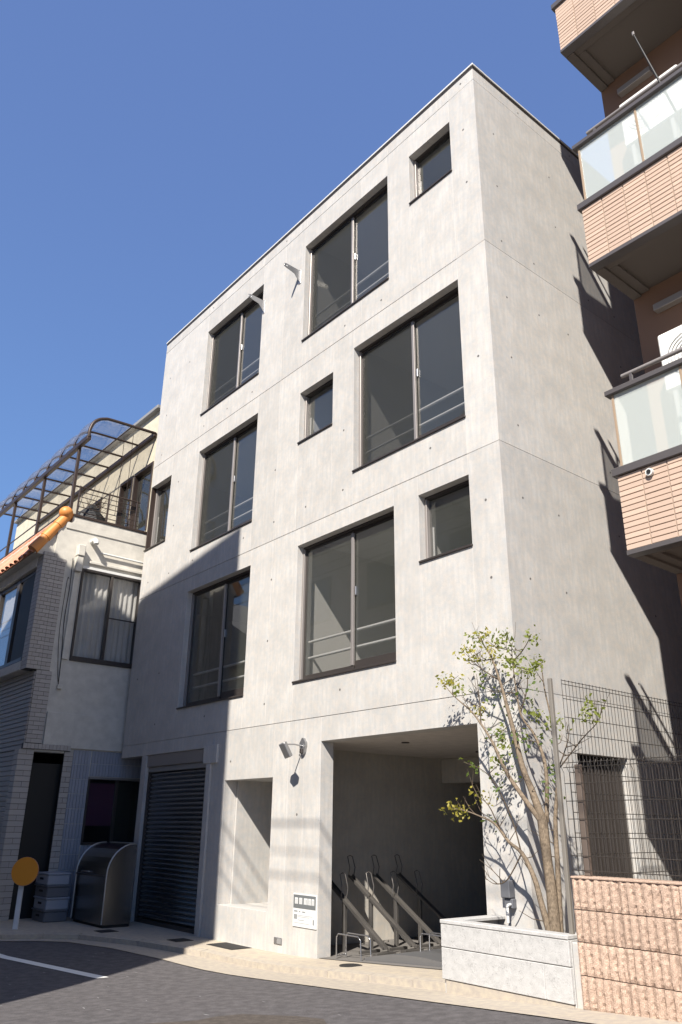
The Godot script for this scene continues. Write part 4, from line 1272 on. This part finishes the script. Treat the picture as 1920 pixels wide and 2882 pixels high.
	vb.tube([Vector3(X, 6.34, 0.99), Vector3(X + 0.14, 6.34, 0.99), Vector3(X + 0.20, 6.30, 0.99), Vector3(X + 0.215, 6.25, 0.99)], [0.05, 0.052, 0.05, 0.045], 12)
	var vo := part(H, "vent_hood", vb.done(), M.white_metal)
	vo.position = -H.position
	var cbm := MB.new()
	cbm.tube([Vector3(X + 0.05, 6.15, 0.80), Vector3(X + 0.05, 6.14, -0.3)], [0.02], 8)
	var co := part(H, "conduit", cbm.done(), M.white_metal)
	co.position = -H.position
	cube(H, "window_awning", M.plaster, Vector3(X, 5.91, -0.2), Vector3(X + 0.05, 5.96, 1.0), 0.006)
	var kb := MB.new()
	kb.tube(smooth([Vector3(X + 0.02, 5.95, 1.315), Vector3(X + 0.025, 5.4, 1.30), Vector3(X + 0.02, 4.8, 1.31), Vector3(X + 0.025, 4.2, 1.27), Vector3(X + 0.02, 3.65, 1.25)]), [0.007], 6)
	kb.tube(smooth([Vector3(X + 0.02, 5.55, 1.33), Vector3(X + 0.02, 5.5, 1.36), Vector3(X + 0.03, 4.6, 1.37), Vector3(X + 0.02, 3.95, 1.30), Vector3(X + 0.02, 3.7, 1.26)]), [0.005], 6)
	var ko := part(H, "wall_cable", kb.done(), M.cable)
	ko.position = -H.position
	cube(H, "junction_box", M.plaster, Vector3(X, 3.58, 1.19), Vector3(X + 0.06, 3.65, 1.27), 0.005)
	# tiled eave along the front: slope from the terrace down to the gutter line
	var eave := Node3D.new()
	eave.name = "tiled_eave"
	H.add_child(eave)
	eave.position = Vector3(-11, 6.4, 1.7) - H.position
	var p0 := Vector2(1.46, 6.80)   # z, y at the top
	var p1 := Vector2(2.02, 5.97)
	var bb := MB.new()
	var Lx := -8.93
	bb.away4(Vector3(-18, p0.y - 0.05, p0.x), Vector3(Lx, p0.y - 0.05, p0.x), Vector3(Lx, p1.y - 0.05, p1.x - 0.02), Vector3(-18, p1.y - 0.05, p1.x - 0.02), Vector3(-12, 0, -5))
	bb.away4(Vector3(-18, p1.y - 0.05, p1.x - 0.02), Vector3(Lx, p1.y - 0.05, p1.x - 0.02), Vector3(Lx, p1.y - 0.06, 1.6), Vector3(-18, p1.y - 0.06, 1.6), Vector3(-12, 8, 1.7))
	bb.away(Vector3(Lx, p0.y - 0.05, p0.x), Vector3(Lx, p1.y - 0.05, p1.x - 0.02), Vector3(Lx, p1.y - 0.05, p0.x), Vector3(-12, 6, 1.7))
	var bo := part(eave, "eave_board", bb.done(), M.plaster)
	bo.position = -wpos(eave)
	# one barrel tile: arched sheet with a lip
	var tb := MB.new()
	var tl := 0.27
	for k in 8:
		var a0 := PI * k / 8.0
		var a1 := PI * (k + 1) / 8.0
		var q0 := Vector3(cos(a0) * 0.105, sin(a0) * 0.062, 0)
		var q1 := Vector3(cos(a1) * 0.105, sin(a1) * 0.062, 0)
		var f := Vector3(0, 0.012, tl)
		tb.quad(q0 + f, q1 + f, q1, q0)
		tb.quad(q0 * 0.86 + f, q1 * 0.86 + f, q1 + f, q0 + f)
	tb.quad(Vector3(-0.16, 0.004, tl), Vector3(-0.10, 0.004, tl), Vector3(-0.10, -0.004, 0), Vector3(-0.16, -0.004, 0))
	var tm := tb.done()
	var slope := (p1 - p0)
	var ang := atan2(-slope.y, slope.x)
	var rows := 4
	for r in rows:
		for c in 22:
			var t := (r + 0.0) / rows
			var pp := p0.lerp(p1, t)
			var x := -9.06 - c * 0.245
			var o := part(eave, "roof_tile", tm, M["orange_tile%d" % ((r * 5 + c * 7 + r * c) % 4)], Vector3(x, pp.y - 0.02 + rng.randf_range(-0.004, 0.004), pp.x))
			o.rotation = Vector3(ang + 0.06, rng.randf_range(-0.02, 0.02), 0)
	# ridge caps along the top and glazed verge caps down the end, ball finial
	for c in 14:
		var rb := MB.new() if c == 0 else null
		if c == 0:
			rb.tube([Vector3(0, 0, 0), Vector3(-0.36, 0, 0)], [0.07, 0.062], 10)
			mesh_cache["ridge"] = rb.done()
		part(eave, "ridge_cap", mesh_cache["ridge"], M["orange_tile%d" % (c % 4)], Vector3(-9.05 - c * 0.35, 6.80, 1.47))
	for r in 3:
		var t0 := r / 3.0
		var q := p0.lerp(p1, t0)
		var q2 := p0.lerp(p1, t0 + 0.36)
		var vb2 := MB.new()
		vb2.tube([Vector3(-8.95, q.y + 0.02, q.x), Vector3(-8.95, q2.y + 0.02, q2.x)], [0.088, 0.102], 12)
		var vo2 := part(eave, "verge_cap", vb2.done(), M.orange_cap)
		vo2.position = -wpos(eave)
	var fb := SphereMesh.new()
	fb.radius = 0.125
	fb.height = 0.24
	part(eave, "ball_finial", fb, M.orange_cap, Vector3(-8.93, 6.80, 1.55))
	# upper storey set back on the terrace
	plain_wall(H, "upper_wall", M.plaster_cream, "z", -0.12, -18.0, X - 0.06, 6.62, 9.62, 0.2, [[-9.9, -9.02, 6.9, 8.43], [-10.6, -9.96, 6.9, 8.43], [-13.2, -11.6, 6.9, 8.43]])
	plain_wall(H, "upper_wall", M.plaster_cream, "x", X - 0.06, -6.0, -0.3215, 6.62, 9.62, 0.2)
	cube(H, "upper_roof", M.grey_paint, Vector3(-18, 9.62, -6), Vector3(X - 0.02, 9.70, -0.02), 0.006)
	for q in [[-9.9, -9.02], [-10.6, -9.96], [-13.2, -11.6]]:
		var uw := pcube(H, "upper_window", M.brown_metal, "z", -0.12, q[0], q[1], 8.36, 8.428, -0.12, 0.02, 0.004)
		pcube(uw, "frame", M.brown_metal, "z", -0.12, q[0], q[0] + 0.05, 6.9, 8.358, -0.12, 0.02, 0.004)
		pcube(uw, "frame", M.brown_metal, "z", -0.12, q[1] - 0.05, q[1], 6.9, 8.358, -0.12, 0.02, 0.004)
		pcube(uw, "pane", M.glass, "z", -0.12, q[0] + 0.051, q[1] - 0.051, 6.9, 8.357, -0.08, -0.074)
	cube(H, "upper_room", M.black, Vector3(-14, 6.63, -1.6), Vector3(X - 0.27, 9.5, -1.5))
	# terrace railing
	var rl := Node3D.new()
	rl.name = "terrace_railing"
	H.add_child(rl)
	rl.position = Vector3(X - 0.06, 6.8, 0.6) - H.position
	for z in [1.34, 0.75, 0.16]:
		cube(rl, "post", M.brown_metal, Vector3(X - 0.075, 6.805, z - 0.015), Vector3(X - 0.045, 7.42, z + 0.015), 0.003)
	for y in [6.90, 7.0, 7.10, 7.20, 7.30, 7.40]:
		var t := MB.new()
		t.tube([Vector3(X - 0.06, y, 1.36), Vector3(X - 0.06, y, 0.10)], [0.008 if y < 7.39 else 0.016], 6)
		var o := part(rl, "bar", t.done(), M.brown_metal)
		o.position = -wpos(rl)
	# front railing posts beneath canopy
	# canopy over the terrace
	var C := Node3D.new()
	C.name = "terrace_canopy"
	H.add_child(C)
	C.position = Vector3(-12, 8.6, 0.6) - H.position
	var prof := [Vector2(1.30, 8.52), Vector2(1.305, 8.66), Vector2(1.25, 8.84), Vector2(1.15, 8.95), Vector2(1.02, 9.01), Vector2(0.85, 9.035), Vector2(-0.08, 9.06)]
	var sm := []
	for q in smooth(prof.map(func(e): return Vector3(0, e.y, e.x)), 3): sm.append(q)
	var bays := 9
	for k in bays + 1:
		var x := -9.02 - k * 0.755
		var t := MB.new()
		t.tube(sm.map(func(q): return q + Vector3(x, 0, 0)), [0.024 if k else 0.034], 6)
		var o := part(C, "rafter", t.done(), M.brown_metal)
		o.position = -wpos(C)
		if k < bays:
			var s := MB.new()
			# each sheet bellies up a little between its rafters
			var m := 6
			for j in sm.size() - 1:
				for e in m:
					var f0 := float(e) / m
					var f1 := float(e + 1) / m
					var d: Vector3 = (sm[j + 1] - sm[j]).normalized()
					var nrm := Vector3(0, -d.z, d.y)
					if nrm.y < 0: nrm = -nrm
					var b0 := 0.018 + 0.05 * sin(PI * f0)
					var b1 := 0.018 + 0.05 * sin(PI * f1)
					var off0 := Vector3(x - f0 * 0.755, 0, 0) + nrm * b0
					var off1 := Vector3(x - f1 * 0.755, 0, 0) + nrm * b1
					s.quad(sm[j] + off0, sm[j + 1] + off0, sm[j + 1] + off1, sm[j] + off1)
			var so := part(C, "sheet", s.done(), M.canopy_sheet)
			so.position = -wpos(C)
	for q in [[1.30, 8.50, 0.05], [0.45, 9.03, 0.014], [-0.075, 9.03, 0.045]]:
		cube(C, "beam", M.brown_metal, Vector3(-16.0, q[1] - q[2], q[0] - q[2] * 0.8), Vector3(-9.0, q[1] + q[2], q[0] + q[2] * 0.8), 0.005)
	for x in [-9.53, -11.44, -13.35]:
		cube(C, "post", M.brown_metal, Vector3(x - 0.03, 6.62, 1.245), Vector3(x + 0.03, 8.46, 1.305), 0.006)
	for x in [-9.25, -9.7]:
		var t := MB.new()
		t.tube([Vector3(x, 8.99, 0.3), Vector3(x - 0.1, 8.1, 0.25), Vector3(x - 0.25, 7.4, 0.2)], [0.006], 5)
		var o := part(C, "brace", t.done(), M.brown_metal)
		o.position = -wpos(C)
	# front terrace railing
	for y in [6.95, 7.15, 7.4]:
		cube(rl, "bar", M.brown_metal, Vector3(-16.0, y, 1.26), Vector3(-9.56, y + 0.02, 1.28))
	# potted shrub under a dark net on the terrace
	var Pl := thing("terrace_shrub", "leafless shrub wrapped in dark netting behind the terrace railing", "plant", Vector3(-9.25, 6.62, 0.95))
	var nb := MB.new()
	var cen := Vector3(-9.25, 6.62, 0.95)
	var ringp := []
	for l in 6:
		var ring := []
		for k in 12:
			var an := TAU * k / 12
			var r: float = [0.24, 0.27, 0.26, 0.20, 0.12, 0.03][l] * (1.0 + 0.12 * sin(k * 2.0 + l))
			ring.append(cen + Vector3(cos(an) * r, l * 0.12 + 0.02 * sin(k * 3.0), sin(an) * r * 1.3))
		ringp.append(ring)
	for l in 5:
		for k in 12:
			nb.away4(ringp[l][k], ringp[l][(k + 1) % 12], ringp[l + 1][(k + 1) % 12], ringp[l + 1][k], cen + Vector3(0, 0.25, 0))
	var nn := part(Pl, "netting", nb.done(), M.cable)
	nn.position = -cen
	var sb := MB.new()
	for k in 26:
		var a := cen + Vector3(rng.randf_range(-0.1, 0.1), rng.randf_range(0.2, 0.5), rng.randf_range(-0.15, 0.15))
		var d := Vector3(rng.randf_range(-0.6, 0.6), rng.randf_range(0.3, 1), rng.randf_range(-0.9, 0.6)).normalized()
		sb.tube([a, a + d * 0.22, a + d * rng.randf_range(0.35, 0.6) + Vector3(0, 0.03, rng.randf_range(-0.08, 0.08))], [0.006, 0.004, 0.002], 4)
	var so2 := part(Pl, "branches", sb.done(), M.twig)
	so2.position = -cen

# ---------------------------------------------------------------- things in front of the left house
func build_kerbside():
	# stainless bin with a rounded lid
	var g := gy(-7.7) + 0.05
	var Bn := thing("steel_bin", "large stainless waste bin with rounded lid beside the roller shutter", "bin", Vector3(-7.72, g, 0.42))
	var x0 := -8.30
	var x1 := -7.16
	var zf := 0.74
	var zb := 0.30
	var prof := PackedVector2Array([Vector2(zb, g + 0.04), Vector2(zf, g + 0.04), Vector2(zf, 0.70)])
	for k in 9:
		var an := (PI / 2) * k / 8.0
		prof.append(Vector2(zf - 0.40 + 0.40 * cos(an), 0.72 + 0.42 * sin(an)))
	prof.append(Vector2(zb, 1.14))
	var b := MB.new()
	b.prism(prof, func(u, v, w): return Vector3(w, v, u), x0 + 0.012, x1 - 0.012)
	var bo := part(Bn, "body", b.done(), M.stainless)
	bo.position = -Bn.position
	for x in [x0, x1 - 0.012]:
		var rim := MB.new()
		var rp := []
		for k in 9:
			var an := (PI / 2) * k / 8.0
			rp.append(Vector3(x + 0.006, 0.72 + 0.425 * sin(an), zf - 0.40 + 0.405 * cos(an)))
		rim.tube([Vector3(x + 0.006, g + 0.05, zf + 0.004)] + rp + [Vector3(x + 0.006, 1.146, zb)], [0.012], 6)
		var ro := part(Bn, "rim", rim.done(), M.steel)
		ro.position = -Bn.position
	cube(Bn, "lid_edge", M.bronze, Vector3(x0 + 0.02, 0.685, zf - 0.005), Vector3(x1 - 0.02, 0.712, zf + 0.014), 0.004)
	cube(Bn, "lid_handle", M.steel, Vector3(-8.05, 0.735, zf), Vector3(-7.78, 0.752, zf + 0.035), 0.004)
	cube(Bn, "hinge_bar", M.steel_dull, Vector3(x0 + 0.3, 1.142, 0.30), Vector3(x1 - 0.1, 1.160, 0.38), 0.005)
	cube(Bn, "plinth", M.black, Vector3(x0 + 0.03, g - 0.01, zb), Vector3(x1 - 0.03, g + 0.038, zf - 0.03))
	# stacked storage boxes
	var lab := ["dull grey storage box at the bottom of the stack beside steel bin", "blue grey storage box second from the ground in the stack", "dark blue grey storage box third from the ground in the stack", "pale blue grey storage box on top of the stack"]
	var y := gy(-8.4) + 0.05
	for k in 4:
		var S := thing("storage_box", lab[k], "box", Vector3(-8.55, y, 0.98), "boxes stacked by the door")
		var dx := [0.0, 0.02, 0.0, -0.03][k] as float
		var m: Material = [M.grey_box, M.blue_tile1, M.grey_box, M.blue_tile0][k]
		cube(S, "tub", m, Vector3(-8.84 + dx, y, 0.80 + k * 0.005), Vector3(-8.32 + dx, y + 0.145, 1.16), 0.012)
		cube(S, "lid", m, Vector3(-8.855 + dx, y + 0.1455, 0.79 + k * 0.005), Vector3(-8.305 + dx, y + 0.170, 1.175), 0.008)
		cube(S, "grip", M.black, Vector3(-8.65 + dx, y + 0.07, 1.16), Vector3(-8.51 + dx, y + 0.10, 1.168), 0.003)
		y += 0.1705
	# orange disc on a pale post
	var base := Vector3(-7.746, gy(-7.73), 1.766)
	var D := thing("orange_marker", "round orange disc on a leaning pale post at the kerb", "road marker", base + Vector3(0, 0.04, 0))
	var top := base + Vector3(-0.194, 0.63, -0.066)
	var pb := MB.new()
	var side := Vector3(0.76, 0, -0.65) * 0.036
	var dn := Vector3(0.65, 0, 0.76) * 0.012
	var c := []
	for e in [base, top]:
		for s in [[-1, -1], [1, -1], [1, 1], [-1, 1]]:
			c.append(e + side * s[0] + dn * s[1])
	var o := Vector3.ZERO
	for e in c: o += e / 8.0
	for j in 4: pb.away4(c[j], c[(j + 1) % 4], c[(j + 1) % 4 + 4], c[j + 4], o)
	pb.away4(c[4], c[5], c[6], c[7], o)
	var po := part(D, "post", pb.done(), M.sign_white)
	po.position = -D.position
	var db := MB.new()
	var dc := top + Vector3(0.12, 0.165, 0.02)
	var fwd := Vector3(0.80, 0.1, 0.60).normalized()
	db.tube([dc - fwd * 0.012, dc + fwd * 0.012], [0.19], 28)
	var dd := part(D, "disc", db.done(), M.orange_disc)
	dd.position = -D.position
	var rb := MB.new()
	rb.tube([dc - fwd * 0.016, dc + fwd * 0.006], [0.194], 28)
	var rr := part(D, "disc_rim", rb.done(), M.orange_tile1)
	rr.position = -D.position

# ---------------------------------------------------------------- across the street, out of view: they shade the wall and stand in the window reflections
func build_opposite():
	var A := thing("tall_building", "tall plain rendered building standing across the street from the concrete one", "building", Vector3(-6.5, 0, 9))
	var b := MB.new()
	# the top falls gently away from the street corner
	var s := 7.0
	var xr := -5.24 + 0.67 * s
	b.prism(PackedVector2Array([Vector2(xr, -0.3), Vector2(xr, 5.87 + 1.12 * s), Vector2(xr - 3.4, 5.38 + 1.12 * s), Vector2(-4.55, 4.93 + 1.12 * s), Vector2(-5.15, 4.25 + 1.12 * s), Vector2(-8.5, 2.6 + 1.12 * s), Vector2(-14.5, 1.6 + 1.12 * s), Vector2(-14.5, -0.3)]), func(u, v, w): return Vector3(u, v, w), s, s + 6.0)
	var o := part(A, "wall", b.done(), M.concrete3)
	o.position = -A.position
	for r in 3:
		for q in 4:
			var x := -13.6 + q * 3.1
			var y := 1.0 + r * 2.9
			var w := cube(A, "window", M.bronze, Vector3(x, y, s - 0.03), Vector3(x + 1.6, y + 1.3, s - 0.002), 0.004)
			cube(w, "pane", M.glass_clear, Vector3(x + 0.06, y + 0.06, s - 0.036), Vector3(x + 1.54, y + 1.24, s - 0.031))
	var H := thing("gabled_house", "cream gabled house further along the opposite side of the street", "house", Vector3(-20, 0, 10))
	var hb := MB.new()
	hb.prism(PackedVector2Array([Vector2(-25, -0.3), Vector2(-15.2, -0.3), Vector2(-15.2, 6.2), Vector2(-25, 6.2)]), func(u, v, w): return Vector3(u, v, w), 7.2, 13.0)
	var ho := part(H, "wall", hb.done(), M.plaster_cream)
	ho.position = -H.position
	var rb := MB.new()
	rb.prism(PackedVector2Array([Vector2(-25.5, 6.2), Vector2(-14.8, 6.2), Vector2(-14.8, 6.4), Vector2(-20, 9.2), Vector2(-25.5, 6.4)]), func(u, v, w): return Vector3(u, v, w), 6.7, 13.4)
	var ro := part(H, "roof", rb.done(), M.grey_paint)
	ro.position = -H.position
	for q in [[-24.0, 1.0], [-21.5, 1.0], [-18.5, 1.0], [-24.0, 3.9], [-21.5, 3.9], [-18.5, 3.9]]:
		var w := cube(H, "window", M.bronze, Vector3(q[0], q[1], 7.17), Vector3(q[0] + 1.5, q[1] + 1.3, 7.198), 0.004)
		cube(w, "pane", M.glass_clear, Vector3(q[0] + 0.06, q[1] + 0.06, 7.164), Vector3(q[0] + 1.44, q[1] + 1.24, 7.169))
	# utility line along that side: its cables draw the faint bands on the lower wall
	for x in [-34.0, 30.0]:
		var P := thing("utility_pole", "grey concrete utility pole far along the opposite kerb" if x < 0 else "grey concrete utility pole up the street on the opposite kerb", "utility pole", Vector3(x, gy(x), 6.2), "utility poles")
		var t := MB.new()
		t.tube([Vector3(0, -0.3, 0), Vector3(0, 10.2, 0)], [0.17, 0.11], 12)
		part(P, "shaft", t.done(), M.concrete1, P.position)
		cube(P, "cross_arm", M.steel_dull, Vector3(x - 0.04, 8.2, 5.4), Vector3(x + 0.04, 8.28, 6.6), 0.004)
	for e in [[1.45, 0.013, "thick black cable strung highest along the opposite kerb"], [1.13, 0.008, "black cable strung between the two others along the opposite kerb"], [0.86, 0.011, "black cable strung lowest along the opposite kerb"]]:
		var y: float = e[0] + 1.12 * 6.2
		var Cc := thing("overhead_cable", e[2], "cable", Vector3(-2, y, 6.2), "overhead cables")
		var t := MB.new()
		var pts := []
		for k in 17:
			var x := -34.0 + 4.0 * k
			pts.append(Vector3(x + 2.0, pow((x + 2.0) / 32.0, 2) * 0.45, 0))
		t.tube(pts, [e[1]], 6)
		part(Cc, "strand", t.done(), M.cable, Cc.position)

# ---------------------------------------------------------------- camera, sky, sun
func cloud_cover() -> ImageTexture:
	# a few small fair-weather wisps low in an otherwise clear sky
	var w := 2048
	var h := 1024
	var img := Image.create(w, h, false, Image.FORMAT_RGBA8)
	img.fill(Color(1, 1, 1, 0))
	var f := FastNoiseLite.new()
	f.seed = 5
	f.frequency = 0.03
	f.fractal_octaves = 5
	var list := [[Vector3(-0.911, 0.355, -0.205), 26.0, 16.0]]
	for k in 7:
		var a := 0.6 + k * 0.83
		list.append([Vector3(cos(a), 0.2 + 0.05 * (k % 3), sin(a)), 40.0 + 9.0 * (k % 4), 13.0 + 3.0 * (k % 3)])
	for c in list:
		var d: Vector3 = c[0].normalized()
		var cu := int((atan2(d.x, -d.z) / TAU + 0.5) * w)
		var cv := int(acos(d.y) / PI * h)
		var rx: float = c[1]
		var ry: float = c[2]
		for y in range(-int(ry), int(ry) + 1):
			for x in range(-int(rx), int(rx) + 1):
				var e := 1.0 - sqrt(pow(x / rx, 2) + pow(y / ry, 2))
				if e <= 0.0: continue
				var n := f.get_noise_2d(cu + x * 1.0, cv + y * 1.6) * 0.5 + 0.5
				var al := clampf((e + n - 0.75) * 1.5, 0.0, 0.55)
				img.set_pixel(posmod(cu + x, w), clampi(cv + y, 0, h - 1), Color(0.9, 0.92, 0.95, al))
	return ImageTexture.create_from_image(img)

func _ready():
	rng.seed = 20240611
	var cam := Camera3D.new()
	cam.name = "camera"
	add_child(cam)
	cam.position = Vector3(4.8077, 1.4283, 6.1531)
	cam.rotation_order = EULER_ORDER_YXZ
	cam.rotation_degrees = Vector3(21.928, 50.727, 0.682)
	cam.fov = 66.525
	cam.near = 0.05
	cam.far = 900.0
	cam.current = true

	var we := WorldEnvironment.new()
	we.name = "world_environment"
	var env := Environment.new()
	env.background_mode = Environment.BG_SKY
	var sky := Sky.new()
	var sm := ProceduralSkyMaterial.new()
	sm.sky_top_color = Color(0.355, 0.462, 0.685)
	sm.sky_horizon_color = Color(0.51, 0.72, 0.96)
	sm.sky_curve = 0.25
	sm.ground_bottom_color = Color(0.25, 0.24, 0.22)
	sm.ground_horizon_color = Color(0.5, 0.52, 0.55)
	sm.sky_energy_multiplier = 0.83
	sm.ground_energy_multiplier = 0.8
	sm.sun_angle_max = 1.0
	sm.sky_cover = cloud_cover()
	sm.sky_cover_modulate = Color(1, 1, 1, 1)
	sky.sky_material = sm
	env.sky = sky
	env.tonemap_mode = Environment.TONE_MAPPER_LINEAR
	env.tonemap_exposure = 1.83
	env.sdfgi_enabled = true
	env.ssao_enabled = true
	env.ssil_enabled = true
	we.environment = env
	add_child(we)

	var sun := DirectionalLight3D.new()
	sun.name = "sun"
	add_child(sun)
	sun.light_energy = 1.6
	sun.light_color = Color(1.0, 0.97, 0.925)
	sun.light_angular_distance = 0.53
	sun.shadow_enabled = true
	sun.look_at_from_position(Vector3.ZERO, Vector3(-0.67, -1.12, -1.0))

	make_materials()
	build_street()
	build_concrete()
	build_brick_house()
	build_left_house()
	build_planter()
	build_pink_wall()
	build_tree()
	build_racks()
	build_kerbside()
	build_opposite()
